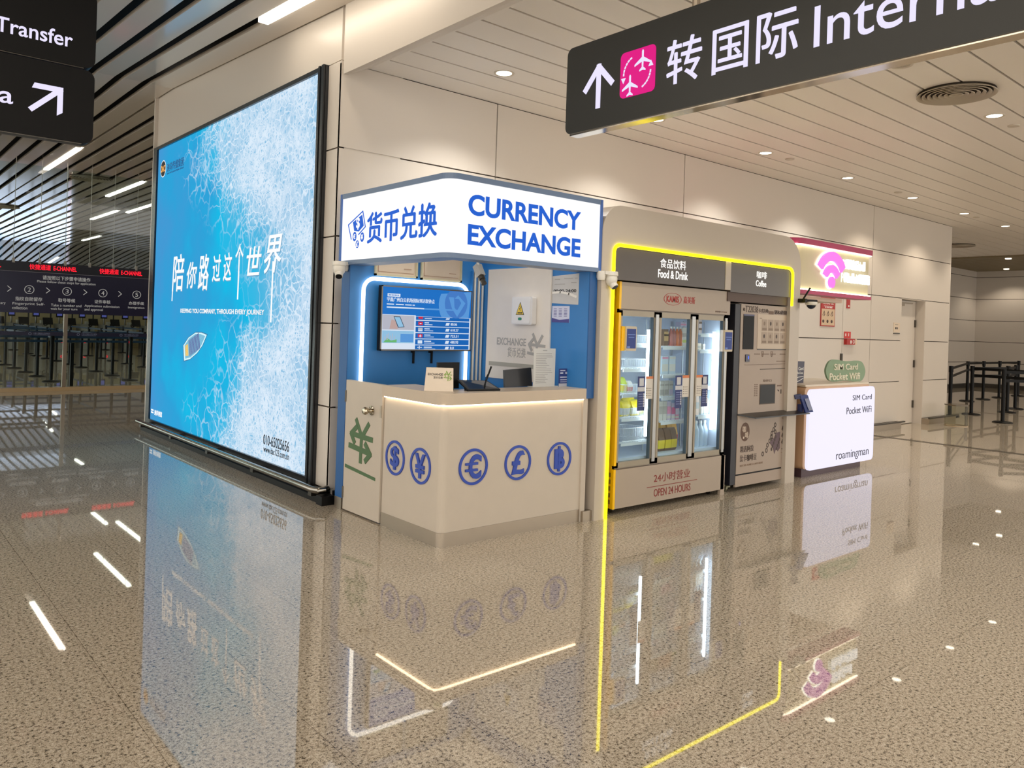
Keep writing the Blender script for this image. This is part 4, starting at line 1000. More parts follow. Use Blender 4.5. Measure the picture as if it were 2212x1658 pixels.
# ------------------------------------------------------------------ refrigerated cabinet
GY = 4.28; FX0, FX1 = 4.80, 6.32
t = fr = thing('drinks_fridge', 'three-door glass fridge with bright interior under the Food and Drink header', 'fridge', (5.55, 4.9, 0))
FB = mat('fridge beige', (172, 158, 143), .35, spec=.4, var=.02); YEL = mat('fridge yellow', (252, 196, 6), .35)
b = MB(); b.box(FX0 - .005, GY + .03, .05, FX0 + .03, 5.0, 1.89, 1); b.box(FX1 - .03, GY + .03, .05, FX1, 5.0, 1.89); b.box(FX0, 4.97, .05, FX1, 5.0, 1.89); b.box(FX0, GY + .03, .05, FX1, 5.0, .42); b.box(FX0, GY + .03, 1.63, FX1, 5.0, 1.89)
b.build('cabinet', [FB, YEL], t)
IN = mat('fridge liner', (206, 218, 236), .35, var=0)
b = MB(); b.box(FX0 + .03, 4.9, .42, FX1 - .03, 4.97, 1.63); b.box(FX0 + .03, GY + .06, .42, FX0 + .045, 4.9, 1.63); b.box(FX1 - .045, GY + .06, .42, FX1 - .03, 4.9, 1.63); b.box(FX0 + .03, GY + .06, .42, FX1 - .03, 4.9, .44); b.box(FX0 + .03, GY + .06, 1.62, FX1 - .03, 4.9, 1.63)
b.build('liner', IN, t)
hd = MB().box(FX0 + .012, GY, 1.672, FX1 + .012, GY + .03, 1.89).build('top_header', FB, t)
P = PY(GY); b = MB(); b.ring(P, 5.475, 1.78, .122, .115, 0, 0, .002, 36, .44)
b.text('KAMIS', P, (5.39, 1.752, 5.56, 1.808), bold=.025); b.text('嘉美斯', P, (5.625, 1.75, 5.79, 1.812), bold=.006)
b.text('设备编号:T22038', P, (6.10, 1.69, 6.28, 1.704), 1)
b.build('brand_lettering', [mat('brand red', (168, 52, 48), .5), mat('small brown', (120, 96, 82), .5)], hd)
kp = MB().box(FX0 + .012, GY, .05, FX1 + .0, GY + .03, .365).box(FX1 - .05, GY, .0, FX1 + .012, GY + .03, .365).build('kick_panel', FB, t)
b = MB(); b.text('24小时营业', P, (5.30, .212, 5.80, .29), bold=.0); b.rect(P, 5.212, .178, 5.905, .183); b.text('OPEN 24 HOURS', P, (5.305, .093, 5.812, .158), bold=.004)
b.build('hours_lettering', mat('maroon ink', (132, 46, 40), .5), kp)
b = MB(); q = PX(FX0 - .005)
for i in range(5):
    for k in range(3): b.rect(q, 4.315 + .012 * k, .085 + .055 * i, 4.321 + .012 * k, .12 + .055 * i, 0, 0, .002)
b.build('vent_slots', DARK, t)
b = MB()
for x in (4.86, 6.2):
    for y in (4.36, 4.9): b.lathe((x - .012, y, .026), [(.012, 0), (.026, .002), (.026, .022), (.012, .024)], 16, ax=(1, 0, 0)); b.box(x - .02, y - .02, .03, x + .02, y + .02, .06)
b.build('castors', STEELD, t, smooth=True)
MB().box(FX0 - .012, GY - .004, .40, FX0 + .014, GY + .03, 1.64).build('yellow_edge', YEL, t); MB().box(FX0 - .012, GY - .002, 1.67, FX0 + .013, GY + .03, 1.892).box(FX0 - .012, GY - .002, .05, FX0 + .013, GY + .03, .37).build('yellow_corner', YEL, t)
DGLASS = glass_mat('fridge door glass', (240, 247, 248), .02)
ALU = mat('door aluminium', (158, 158, 156), .28, metal=.8)
D = [(4.815, 5.31), (5.315, 5.82), (5.83, 6.305)]
for i, (a, c) in enumerate(D):
    b = MB(); b.rect(P, a, .385, c, .425, 0, 0, -.03) if False else None
    z0, z1 = .38, 1.66; fl_, frr = .022, (.075, .085, .07)[i]
    b.box(a, GY, z0, c, GY + .03, z0 + .045); b.box(a, GY, z1 - .045, c, GY + .03, z1); b.box(a, GY, z0, a + fl_, GY + .03, z1); b.box(c - frr, GY, z0, c, GY + .03, z1)
    d = b.build('glass_door', mat('door frame', (150, 140, 122), .32, metal=.2), t)
    MB().box(a + fl_, GY + .012, z0 + .045, c - frr, GY + .02, z1 - .045).build('pane', DGLASS, d)
    MB().box(c - frr + .012, GY - .012, z0 + .02, c - .025, GY, z1 - .02).build('pull_handle', ALU, d)
    MB().box(c - frr - .012, GY + .001, z0 + .045, c - frr, GY + .03, z1 - .045).build('gasket', mat('gasket', (70, 84, 96), .5), d)
# stickers on the doors
def sticker(a, c, zt, kind):
    b = MB()
    if kind == 'navy':
        b.rect(P, a, zt - .285, c, zt, 0, 0, .002); b.rect(P, a + .02, zt - .08, c - .02, zt - .015, 1, .002, .003); b.rect(P, a, zt - .125, c, zt - .088, 1, .002, .003)
        for k in range(6): b.rect(P, a + .015, zt - .15 - .02 * k, c - .03, zt - .145 - .02 * k, 2, .002, .003); b.rect(P, c - .022, zt - .155 - .02 * k, c - .008, zt - .14 - .02 * k, 1, .002, .003)
        o = b.build('door_sticker', [mat('sticker navy', (44, 58, 110)), mat('sticker grey', (196, 198, 204)), mat('sticker dim', (120, 132, 176))], fr, label='navy door sticker')
    else:
        b.rect(P, a, zt - .19, c, zt, 0, 0, .002); b.rect(P, a, zt - .022, c, zt, 1, .002, .003)
        for k in range(4): b.rect(P, a + .012, zt - .105 - .02 * k, a + .022, zt - .097 - .02 * k, 2, .002, .003); b.rect(P, a + .03, zt - .103 - .02 * k, c - .02, zt - .1 - .02 * k, 2, .002, .003)
        o = b.build('door_sticker', [mat('sticker white', (214, 208, 198)), mat('sticker orange', (216, 130, 84)), mat('sticker ink', (110, 106, 100))], fr, label='white door sticker with an orange head')
for a, k in ((5.05, 'navy'), (5.152, 'w'), (5.548, 'navy'), (5.648, 'w'), (5.845, 'w'), (5.926, 'navy')): sticker(a, a + (.095 if k == 'navy' else .093), 1.119, k)
LEDC = mat('cool fridge tube', (236, 246, 255), emit=17)
for x, z0, z1 in ((5.27, .60, 1.51), (6.215, .60, 1.51), (4.88, 1.0, 1.55)): MB().cyl((x, GY + .085, z0), (x, GY + .085, z1), .013, n=10).build('light_tube', LEDC, t)
SHW = mat('white wire', (228, 234, 242), .4)
BAYS = [(4.98, 5.47), (5.50, 6.0), (6.03, 6.32)]
SH = [[.56, .765, .965, 1.18, 1.385], [.71, .925, 1.12, 1.37], [.735, 1.0, 1.34, 1.49]]
for (a, c), zs in zip(BAYS, SH):
    for z in zs:
        b = MB(); b.box(a, 4.40, z - .012, c - .06, 4.407, z + .004); b.box(a, 4.38, z - .03, c - .06, 4.386, z - .006)
        n = 14
        for k in range(n): xx = a + (c - .06 - a) * k / (n - 1); b.box(xx - .0015, 4.39, z - .003, xx + .0015, 4.88, z)
        b.box(a, 4.87, z - .004, c - .06, 4.88, z + .004); b.build('wire_shelf', SHW, t)
    b = MB()
    for xx in (a + .005, c - .065): b.box(xx - .006, 4.88, .45, xx + .006, 4.9, 1.6); b.box(xx - .005, 4.5, .45, xx + .005, 4.51, 1.6)
    b.build('shelf_uprights', mat('upright grey', (176, 184, 194), .3, metal=.5), t)
# phone-like payment screens
for x0, lab in ((4.852, 'small payment screen fixed to the left fridge door'), (6.215, 'small payment screen fixed to the right fridge door')):
    q = thing('payment_screen', lab, 'screen', (x0 + .065, GY - .02, 1.33), 'payment screens on the fridge')
    MB().flat(P, rr(x0, 1.332, x0 + .13, 1.532, .01), 0, .012, .03).build('casing', mat('screen casing', (196, 184, 160), .35), q)
    b = MB(); b.rect(P, x0 + .01, 1.352, x0 + .12, 1.512, 0, .03, .0315); b.rect(P, x0 + .02, 1.462, x0 + .11, 1.468, 1, .0315, .032); b.rect(P, x0 + .03, 1.44, x0 + .1, 1.445, 1, .0315, .032); b.rect(P, x0 + .015, 1.355, x0 + .05, 1.37, 1, .0315, .032)
    b.build('display', [mat('lit slate blue', (66, 78, 128), emit=.8), mat('lit pale blue', (120, 140, 190), emit=.8)], q)
    MB().box(x0 - .03, GY - .014, 1.332, x0 + .002, GY + .002, 1.53).build('side_bracket', YEL if x0 < 5 else SHW, q)

# ------------------------------------------------------------------ goods in the fridge
def basket(x0, x1, z, label, h=.075):
    b = MB(); y0, y1 = 4.41, 4.62; x0 += .17; x1 += .17
    for zz in (z + .004, z + h): b.tube([(x0, y0, zz), (x1, y0, zz), (x1, y1, zz), (x0, y1, zz)], .003, 5, 0, True)
    n = int((x1 - x0) / .014)
    for k in range(n + 1): x = x0 + (x1 - x0) * k / n; b.box(x - .0012, y0 - .001, z + .004, x + .0012, y0 + .001, z + h); b.box(x - .0012, y1 - .001, z + .004, x + .0012, y1 + .001, z + h)
    for k in range(10): y = y0 + (y1 - y0) * k / 9; b.box(x0 - .001, y - .001, z + .004, x0 + .001, y + .001, z + h); b.box(x1 - .001, y - .001, z + .004, x1 + .001, y + .001, z + h)
    tag(b.build('wire_basket', SHW, loc=((x0 + x1) / 2, 4.5, z)), label, 'basket', 'wire baskets in the left fridge bay')
basket(4.86, 5.13, 1.385, 'white wire basket on the top shelf of the left fridge bay'); basket(4.86, 5.15, 1.18, 'white wire basket on the second shelf of the left bay'); basket(4.86, 5.10, .965, 'white wire basket holding a few packs on the middle left shelf'); basket(4.86, 5.14, .765, 'white wire basket full of yellow packs'); basket(4.86, 5.16, .56, 'empty white wire basket on the lowest left shelf', .11)
def pack(x, y, z, w, h, c1, c2, label, rot=0, tilt=.2, grp=None):
    b = MB(); n = 5; x *= y / 4.28
    o = Vector((x, y, z)); ca, sa = math.cos(rot), math.sin(rot)
    def pt(u, v, d): # u across, v up, d thick
        q = Vector((u, d + tilt * v, v)); return tuple(o + Vector((q.x * ca - q.z * sa * .0, q.y, q.z)) + Vector((-sa * v, 0, 0)))
    W_ = [(0, .004), (.12, .02), (.5, .034), (.88, .02), (1, .004)]
    for k in range(4):
        v0, t0 = W_[k]; v1, t1 = W_[k + 1]; m = 1 if k in (1,) else 0
        s0 = w / 2 * (1 - .08 * math.sin(math.pi * v0)); s1 = w / 2 * (1 - .08 * math.sin(math.pi * v1))
        A = [pt(-s0, v0 * h, -t0), pt(s0, v0 * h, -t0), pt(s1, v1 * h, -t1), pt(-s1, v1 * h, -t1)]; Bk = [pt(-s0, v0 * h, t0), pt(s0, v0 * h, t0), pt(s1, v1 * h, t1), pt(-s1, v1 * h, t1)]
        b.face(A, m); b.face(Bk, m)
        b.face([A[0], A[3], Bk[3], Bk[0]], m); b.face([A[1], A[2], Bk[2], Bk[1]], m)
        if k == 0: b.face([A[0], A[1], Bk[1], Bk[0]], m)
        if k == 3: b.face([A[2], A[3], Bk[3], Bk[2]], m)
    tag(b.build('snack_pack', [c1, c2], loc=(x, y, z), smooth=True), label, 'snack pack', grp)
YP = mat('pack yellow', (238, 214, 40), .3); YG = mat('pack lime', (196, 214, 60), .3); BRN = mat('pack brown', (112, 82, 56), .35); PKW = mat('pack white', (222, 220, 214), .35); RED = mat('pack red', (196, 60, 50), .35)
for i, (x, y, z, c1, c2, w) in enumerate(((4.89, 4.44, .80, YP, PKW, 'leftmost'), (4.95, 4.47, .815, YP, YG, 'second from left'), (5.02, 4.45, .80, YP, PKW, 'second from right'), (5.08, 4.49, .80, YG, YP, 'rightmost'), (4.96, 4.54, .85, YP, BRN, 'behind and on top'))):
    pack(x, y, z - .03, .1, .13, c1, c2, 'yellow snack pack in the lower wire basket, %s' % w, (-.2, .1, -.1, .3, 0)[i], .25, 'yellow packs in the basket')
pack(4.885, 4.46, .97, .07, .13, YG, YP, 'lime green pack leaning in the middle left basket', .1, .3); pack(4.94, 4.45, .97, .05, .1, PKW, RED, 'white pack with red band in the middle left basket', 0, .1)
def bottle(name, x, y, z, r, h, mats, label, cat='bottle', grp=None):
    x *= y / 4.28; b = MB(); b.lathe((x, y, z), [(r * .9, 0), (r, .01), (r, h * .6), (r * .85, h * .7), (r * .4, h * .86), (r * .4, h * .9), (r * .45, h * .9), (r * .45, h)], 14, ms=[0, 1, 1, 0, 0, 2, 2, 2][:7])
    tag(b.build(name, mats, loc=(x, y, z), smooth=True), label, cat, grp)
OR = mat('orange juice', (226, 112, 34), .15); RO = mat('rose juice', (176, 92, 84), .15); CLR = mat('water bottle', (206, 222, 236), .12); CAPB = mat('cap white', (235, 238, 240))
for i, (x, m, w) in enumerate(((5.465, RO, 'rose-brown'), (5.505, RO, 'rose-brown'), (5.55, OR, 'bright orange'), (5.595, OR, 'bright orange'))):
    bottle('juice_bottle', x, 4.43, 1.37, .021, .175, [m, m, CAPB], '%s juice bottle on the upper middle shelf, %s' % (w, ('left one', 'right one')[i % 2]), grp='juice bottles on the middle upper shelf')
def carton(name, x0, x1, y, z, h, mats, label, bands, cat='carton', grp=None, dep=.06):
    x1 += x0 * (y / 4.28 - 1); x0 *= y / 4.28; b = MB(); b.box(x0, y, z, x1, y + dep, z + h)
    for v0, v1, m in bands: b.rect(PY(y), x0, z + v0 * h, x1, z + v1 * h, m, 0, .001)
    tag(b.build(name, mats, loc=((x0 + x1) / 2, y + dep / 2, z)), label, cat, grp)
TAN = mat('tan label', (206, 168, 110)); PINK = mat('carton pink', (232, 150, 190)); PINKD = mat('carton deep pink', (214, 100, 150)); LIL = mat('carton lilac', (210, 200, 226)); GRY = mat('carton grey', (186, 182, 178))
carton('tea_carton', 5.375, 5.435, 4.42, 1.37, .15, [BRN, TAN, YP], 'brown tea carton with tan label beside the juice bottles', [(.3, .85, 1), (.6, .7, 2)])
carton('snack_box', 5.625, 5.69, 4.42, 1.37, .17, [PKW, GRY, YG], 'pale snack box right of the orange juice', [(.5, .7, 1), (.2, .35, 2)])
carton('top_box', 5.60, 5.68, 4.5, 1.37 + .18, .04, [LIL, PINK], 'flat lilac box stacked above the orange juice', [(.3, .6, 1)])
for i, x in enumerate((5.345, 5.405, 5.47)):
    carton('milk_carton', x, x + .052, 4.42, .925, .135, [PKW, GRY, LIL], 'white milk carton on the middle shelf, %s' % ('left one', 'middle one', 'right one')[i], [(.1, .45, (1, 1, 2)[i]), (.7, .8, 1)], grp='milk cartons in the middle bay')
for i, (x, m1, m2) in enumerate(((5.34, GRY, PKW), (5.395, GRY, PKW), (5.45, PINK, LIL), (5.51, PINKD, LIL), (5.565, LIL, PINK))):
    carton('yoghurt_carton', x, x + .05, 4.42, .71, (.17, .17, .165, .15, .13)[i], [m2, m1, PKW], '%s drink carton on the lower middle shelf' % ('grey leftmost', 'grey second', 'pink', 'deep pink', 'lilac rightmost')[i], [(.35, .75, 1), (.1, .25, 2)], grp='drink cartons on the lower middle shelf')
for i, (x, z, w) in enumerate(((5.36, 1.12, 'left'), (5.46, 1.12, 'right'))):
    carton('pale_package', x, x + .085, 4.45, z, .16, [mat('pale blue pack', (204, 222, 236)), PKW, PINK], 'pale blue package in the middle of the centre bay, %s one' % w, [(.15, .55, 1), (.85, .95, 2 if i == 0 else 1)], 'package', 'pale packages in the centre bay')
for i, x in enumerate((5.365, 5.455, 5.535)):
    pack(x, 4.43, .44, .082, .2, BRN, YP, 'brown and yellow standing pouch at the bottom of the middle bay, %s' % ('left', 'centre', 'right')[i], 0, .1, 'brown pouches in the middle bay')
for i, x in enumerate((5.40, 5.485, 5.55)):
    pack(x, 4.52, .44, .07, .24, mat('pouch amber', (226, 170, 70), .3), RED, 'amber pouch behind the brown pouches, %s' % ('left', 'centre', 'right')[i], 0, .1, 'amber pouches in the middle bay')
for i, x in enumerate((5.86, 5.928, 5.99)):
    bottle('water_bottle', x, 4.44, .44, .034, .24, [CLR, mat('water label', (186, 204, 226)), CAPB], 'clear large water bottle on the floor of the right bay, %s' % ('left', 'centre', 'right')[i], grp='large water bottles in the right bay')
for i, x in enumerate((5.92, 5.965, 6.01)):
    bottle('water_bottle', x, 4.45, .735, .023, .19, [CLR, PKW, CAPB], 'small clear water bottle on the lower right shelf, %s' % ('left', 'centre', 'right')[i], grp='small water bottles in the right bay')
carton('peach_box', 5.855, 5.90, 4.42, .735, .2, [mat('peach carton', (232, 206, 190)), GRY], 'peach box at the left of the lower right shelf', [(.3, .6, 1)])
carton('cream_box', 5.85, 5.905, 4.42, 1.34, .06, [mat('cream carton', (226, 214, 196)), GRY], 'small cream box on the upper right shelf', [(.3, .6, 1)]); carton('white_cup_box', 5.935, 5.965, 4.44, 1.34, .055, [PKW, GRY], 'tiny white box beside the small cream box', [(.4, .6, 1)])
carton('tall_box', 5.86, 5.905, 4.42, 1.49, .13, [mat('rosy carton', (226, 206, 206)), BRN], 'tall rosy box on the top right shelf', [(.25, .4, 1), (.7, .85, 1)])

# ------------------------------------------------------------------ coffee machine
CX0, CX1 = 6.515, 7.50
t = cm = thing('coffee_machine', 'beige coffee vending machine with dark shelf right of the glass fridge', 'coffee machine', (7.0, 4.6, 0))
CB = mat('coffee beige', (168, 152, 138), .36, spec=.4, var=.02)
MB().box(CX0 + .0, GY + .02, .07, CX1, 5.0, 1.79).build('cabinet', CB, t)
MB().box(6.36, GY + .12, .07, 6.44, 5.0, 1.775).build('side_panel', mat('mural grey', (112, 110, 98), .5), t)
b = MB(); random.seed(3); q = PX(6.36)
for i in range(8):
    u, v = 4.41 + random.random() * .25, .15 + .19 * i; b.flat(q, ell(u, v, .03 + .03 * random.random(), .02 + .03 * random.random(), 10), 0, 0, .002); b.stroke(q, [(u, v), (u + .06, v + .14)], .008, 0, 0, .002)
b.build('side_mural', DARK, [o for o in t.children if o.name.startswith('side_panel')][0])
MB().box(6.425, GY + .005, .07, CX0 + .0, GY + .4, 1.78).build('black_edge', mat('edge black', (30, 30, 38), .4), t)
fp = MB().box(CX0, GY, .74, CX1, GY + .02, 1.785).build('upper_door', CB, t)
P = PY(GY); b = MB()
b.rect(P, 6.555, 1.355, 6.735, 1.69, 0, 0, .004); b.rect(P, 6.555, 1.675, 6.735, 1.69, 1, .004, .005); b.build('black_screen', [BLK, mat('dim violet', (52, 50, 92), .3)], fp)
b = MB(); b.rect(P, 6.80, 1.355, 7.46, 1.7, 0, 0, .003); b.rect(P, 6.80, 1.352, 7.472, 1.36, 1, .003, .006); b.rect(P, 7.462, 1.352, 7.472, 1.69, 1, .003, .006)
for i in range(5):
    for k in range(2):
        x = 6.87 + .112 * i; z = 1.535 - .125 * k; b.rect(P, x, z, x + .095, z + .115, 2, .003, .004); b.flat(P, ell(x + .045, z + .075, .014, .02, 10), 3 if (i + k) % 2 else 4, .004, .005); b.rect(P, x + .01, z + .008, x + .085, z + .03, 4, .004, .005)
b.rect(P, 6.83, 1.655, 6.87, 1.662, 4, .003, .004); b.rect(P, 7.38, 1.655, 7.43, 1.66, 4, .003, .004)
b.build('drink_menu', [mat('menu paper', (190, 172, 150), .3), DARK, mat('menu tile', (168, 150, 132), .4), mat('menu dark', (72, 60, 54)), mat('menu mid', (138, 120, 104))], fp)
ML = [mat('brown ink', (112, 90, 76), .5), mat('dark brown ink', (56, 42, 36), .5)]
b = MB(); b.text('NO.', P, (6.545, 1.72, 6.58, 1.75), 1); b.text('T22038', P, (6.585, 1.71, 6.80, 1.772), 1, bold=.0); b.text('卡式自助', P, (6.81, 1.715, 6.98, 1.752), 1, bold=.02); b.flat(P, rr(6.99, 1.703, 7.08, 1.735, .008), 0, 0, .002); b.build('machine_lettering', ML, fp); b = MB(); b.text('制冰&超值咖啡机', P, (7.095, 1.708, 7.44, 1.748), 1, bold=.02)
b.build('machine_lettering', ML, fp); b = MB()
for i, (u0, u1, z) in enumerate(((6.76, 6.86, 1.305), (6.90, 7.02, 1.305), (7.05, 7.14, 1.305), (7.22, 7.44, 1.305), (7.16, 7.46, 1.235))): b.rect(P, u0, z, u1, z + .008, 0)
for u in (6.895, 7.06, 7.37): b.stroke(P, [(u, 1.285), (u + .015, 1.285), (u + .022, 1.335), (u - .006, 1.335), (u, 1.285)], .004, 0)
b.text('取杯口', P, (6.93, 1.035, 7.08, 1.06), 0); b.stroke(P, [(6.60, 1.205), (7.44, 1.212)], .003, 0); b.stroke(P, [(6.87, 1.160), (7.42, 1.167)], .006, 1)
for k in range(7): b.rect(P, 6.78, .90 + .018 * k, 6.80, .908 + .018 * k, 0); b.rect(P, 6.815, .90 + .018 * k, 6.835, .908 + .018 * k, 0)
b.rect(P, 7.19, .985, 7.27, 1.0, 0); b.stroke(P, [(7.2, .95), (7.22, .94)], .01, 1); b.stroke(P, [(7.26, .95), (7.26, .915)], .014, 1)
b.build('machine_captions', ML, fp)
b = MB(); b.flat(P, rr(6.605, 1.235, 6.67, 1.305, .006), 0, 0, .008); b.flat(P, ell(6.65, 1.275, .007, .016, 12), 1, .008, .009); b.build('card_reader', [mat('reader navy', (22, 24, 60), .25), mat('reader glow', (80, 110, 255), emit=1.5)], fp)
b = MB(); b.rect(P, 6.872, .815, 7.152, 1.013, 0, 0, .003); b.rect(P, 6.88, .823, 7.144, 1.005, 1, .003, .004); b.build('pickup_window', [mat('window frame', (92, 76, 62)), mat('smoky window', (30, 30, 30), .3, spec=.2)], fp)
b = MB()
for i in range(3): b.rect(P, 7.335 + .058 * i, .92, 7.385 + .058 * i, 1.1, 0, 0, .002); [b.rect(P, 7.34 + .058 * i, .928 + .034 * k, 7.38 + .058 * i, .95 + .034 * k, 1 + (i + k) % 2, .002, .003) for k in range(5)]
b.build('notice_stickers', [mat('sticker coal', (70, 66, 64)), mat('sticker pale', (176, 168, 158)), mat('sticker brown', (120, 86, 72))], fp)
MB().prism([(CX0, GY, .728), (CX1 + .0, GY, .732), (CX1 + .13, GY - .12, .70), (CX0 + .12, GY - .12, .70)], (0, 0, .012)).build('black_shelf', mat('shelf black', (34, 34, 36), .3), t)
lp = MB().box(CX0, GY, .165, CX1 - .01, GY + .02, .722).build('lower_door', CB, t)
MB().box(CX0, GY + .004, .15, CX1, GY + .02, .166).build('black_gap', BLK, t); MB().box(CX0 - .005, GY, .045, CX1 - .1, GY + .02, .15).build('kick_panel', CB, t)
b = MB(); b.flat(P, ell(6.645, .562, .075, .09), 0, 0, .002); b.text('咖', P, (6.60, .56, 6.655, .62), 1, .002, .003, bold=.01); b.text('啡', P, (6.645, .5, 6.70, .56), 1, .002, .003, bold=.01); b.rect(P, 6.612, .498, 6.63, .518, 1, .002, .003)
DP = [mat('print brown', (92, 64, 46), .5), mat('print cream', (222, 206, 188), .5), mat('print umber', (62, 46, 38), .5), mat('print faint', (140, 118, 100), .5), mat('print plum', (96, 76, 84), .5)]
b.build('printed_logo', DP, lp); b = MB()
b.text('精选阿拉', P, (6.575, .368, 6.80, .428), 2, bold=.01); b.text('比卡咖啡豆', P, (6.575, .278, 6.855, .342), 2, bold=.01); b.text('SELECTED ARABICA COFFEE BEANS', P, (6.575, .232, 6.97, .25), 3)
b.build('printed_lettering', DP, lp); b = MB()
random.seed(9)
for x, z in ((6.965, .325), (7.03, .355), (7.045, .405), (7.085, .445), (7.11, .485), (7.13, .45), (7.12, .52), (7.175, .60), (7.18, .53), (7.15, .555)):
    b.ring(P, x, z, .02, .011, 2, 0, .002, 14, 1.25)
b.flat(P, [(7.08, .43), (7.16, .47), (7.20, .52), (7.27, .525), (7.275, .36), (7.235, .33), (7.215, .375), (7.175, .31), (7.15, .37)], 4, 0, .0022)
for i in range(9): b.flat(P, ell(7.12 + .018 * i, .36 + .03 * (i % 5), .012, .018, 10), 2, 0, .003)
b.build('printed_beans', DP, lp); b = MB()
b.ring(P, 7.36, .665, .055, .05, 3, 0, .002, 24, .42)
for i, z in enumerate((.545, .475, .41)):
    for k in range(3): b.stroke(P, [(7.30 + .04 * k, z), (7.32 + .04 * k, z + .035), (7.315 + .04 * k, z - .01)], .005, 2); b.stroke(P, [(7.305 + .04 * k, z + .015), (7.335 + .04 * k, z + .02)], .005, 2)
b.rect(P, 7.31, .345, 7.385, .357, 2); b.rect(P, 7.30, .31, 7.385, .315, 3)
b.build('printed_handwriting', DP, lp)
b = MB()
for x, y in ((6.45, 4.36), (7.42, 4.33), (6.5, 4.9), (7.42, 4.9)):
    b.lathe((x - .015, y, .03), [(.012, 0), (.03, .003), (.03, .027), (.012, .03)], 16, ax=(1, 0, 0)); b.prism([(x - .03, y - .045, .045), (x + .03, y - .045, .045), (x + .03, y + .03, .072), (x - .03, y + .03, .072)], (0, 0, .012))
b.build('castors', mat('castor olive', (140, 138, 112), .35, metal=.5), t, smooth=True)
t = thing('card_terminal', 'blue handheld card terminal on a stand at the end of the black shelf', 'card terminal', (7.56, 4.19, .715))
TB = mat('terminal blue', (44, 60, 122), .35)
c = Vector((7.545, 4.20, .80)); b = MB(); b.prism([(7.50, 4.20, .885), (7.575, 4.16, .895), (7.64, 4.13, .725), (7.565, 4.17, .715)], Vector((.012, .03, .006))); b.build('body', TB, t)
b = MB(); b.prism([(7.535, 4.175, .86), (7.575, 4.155, .865), (7.625, 4.13, .745), (7.585, 4.15, .74)], Vector((-.001, -.004, -.001))); b.build('screen', mat('terminal screen', (132, 138, 168), .2), t)
MB().prism([(7.44, 4.235, .895), (7.52, 4.20, .905), (7.53, 4.19, .86), (7.46, 4.225, .85)], Vector((.01, .03, 0))).box(7.52, 4.20, .71, 7.56, 4.24, .80).build('stand', mat('terminal navy', (34, 40, 84), .4), t)

# ------------------------------------------------------------------ SIM card kiosk
MAG = mat('magenta band', (176, 44, 92), .4); SY = 4.30
t = thing('sim_card_sign', 'hanging sign with pink wifi symbol between two magenta bands', 'sign', (8.4, 4.7, 1.95))
def so(g, w): return outline(7.53 + g, SY + g, .16, 9.2 - g, 5.9, w)
lprism(so(0, .2), 2.465, 2.525).build('magenta_band', MAG, t, label='upper magenta band'); lprism(so(0, .2), 1.945, 1.985).build('magenta_band', MAG, t, label='lower magenta band')
bp = lprism(so(.03, .1), 1.985, 2.465).build('back_panel', mat('sign cream', (208, 196, 160), .4), t)
lprism(so(.008, .02), 2.452, 2.462).build('hidden_led', mat('sign led', (255, 244, 214), emit=6), t, label='upper glowing edge'); lprism(so(.008, .02), 1.988, 1.996).build('hidden_led', mat('sign led', (255, 244, 214), emit=6), t, label='lower glowing edge')
P = PY(SY + .03); PKL = mat('lit pink', (250, 128, 236), emit=1.0); HALO = mat('white halo', (255, 252, 236), emit=3.2)
def wifi(b, m, g, d0, d1):
    c = (8.245, 2.085)
    b.flat(P, ell(c[0] + .005, c[1] + .01, .062 + g, .062 + g, 24), m, d0, d1)
    for ro, ri, a in ((.2, .115, 62), (.345, .245, 58)):
        ro += g; ri -= g; a += g * 90
        pts = [(c[0] + ro * math.sin(math.radians(q)), c[1] + ro * math.cos(math.radians(q))) for q in range(int(-a), int(a) + 1, 6)] + [(c[0] + ri * math.sin(math.radians(q)), c[1] + ri * math.cos(math.radians(q))) for q in range(int(a), int(-a) - 1, -6)]
        b.flat(P, pts, m, d0, d1)
b = MB(); wifi(b, 0, 0, .02, .045); wifi(b, 1, .012, .004, .012); b.build('wifi_symbol', [PKL, HALO], bp)
b = MB()
for (dd, dz, d0, d1, m) in ((0, 0, .02, .045, 0), (-.035, -.0, .002, .006, 1)):
    b.text('SIM Card', P, (8.56 + dd, 2.265 + dz, 9.0 + dd, 2.375 + dz), m, d0, d1, bold=.02); b.text('Pocket WiFi', P, (8.55 + dd, 2.115 + dz, 9.12 + dd, 2.225 + dz), m, d0, d1, bold=.02)
b.build('lit_lettering', [mat('letter white', (255, 255, 250), emit=1.6), mat('letter glow', (240, 246, 232), emit=1.2)], bp)
MB().box(7.6, 4.55, 1.90, 9.0, 5.9, 1.945).build('soffit', mat('soffit lit cream', (226, 210, 190), .5), t)
t = thing('sim_card_counter', 'counter with a glowing white front reading SIM Card Pocket WiFi', 'counter', (8.5, 4.7, 0))
BEI = mat('counter tan', (196, 160, 126), .4)
MB().prism([(x, 4.285, z) for x, z in rr(7.74, .095, 9.2, .965, .05)], (0, .72, 0)).build('body', BEI, t)
MB().box(7.8, 4.33, 0, 9.12, 4.95, .1).build('plinth', mat('plum plinth', (78, 56, 62), .4), t)
MB().box(7.76, 4.29, .965, 9.19, 5.0, .985).build('countertop', mat('counter pale', (220, 208, 188), .35), t)
P = PY(4.285); b = MB(); b.flat(P, rr(7.785, .082, 9.275, .938, .06), 0, 0, .03); lf = b.build('lit_front', mat('lit lilac white', (240, 236, 255), emit=1.0), t)
P = PY(4.255); b = MB()
b.text('SIM Card', P, (8.735, .79, 9.195, .85)); FL = mat('grey print', (84, 82, 92), emit=.5); b.build('front_lettering', FL, lf); b = MB(); b.text('Pocket WiFi', P, (8.60, .64, 9.20, .715)); b.build('front_lettering', FL, lf); b = MB(); b.text('roamingman', P, (8.395, .12, 9.16, .235), bold=-.005)
b.build('front_lettering', FL, lf)
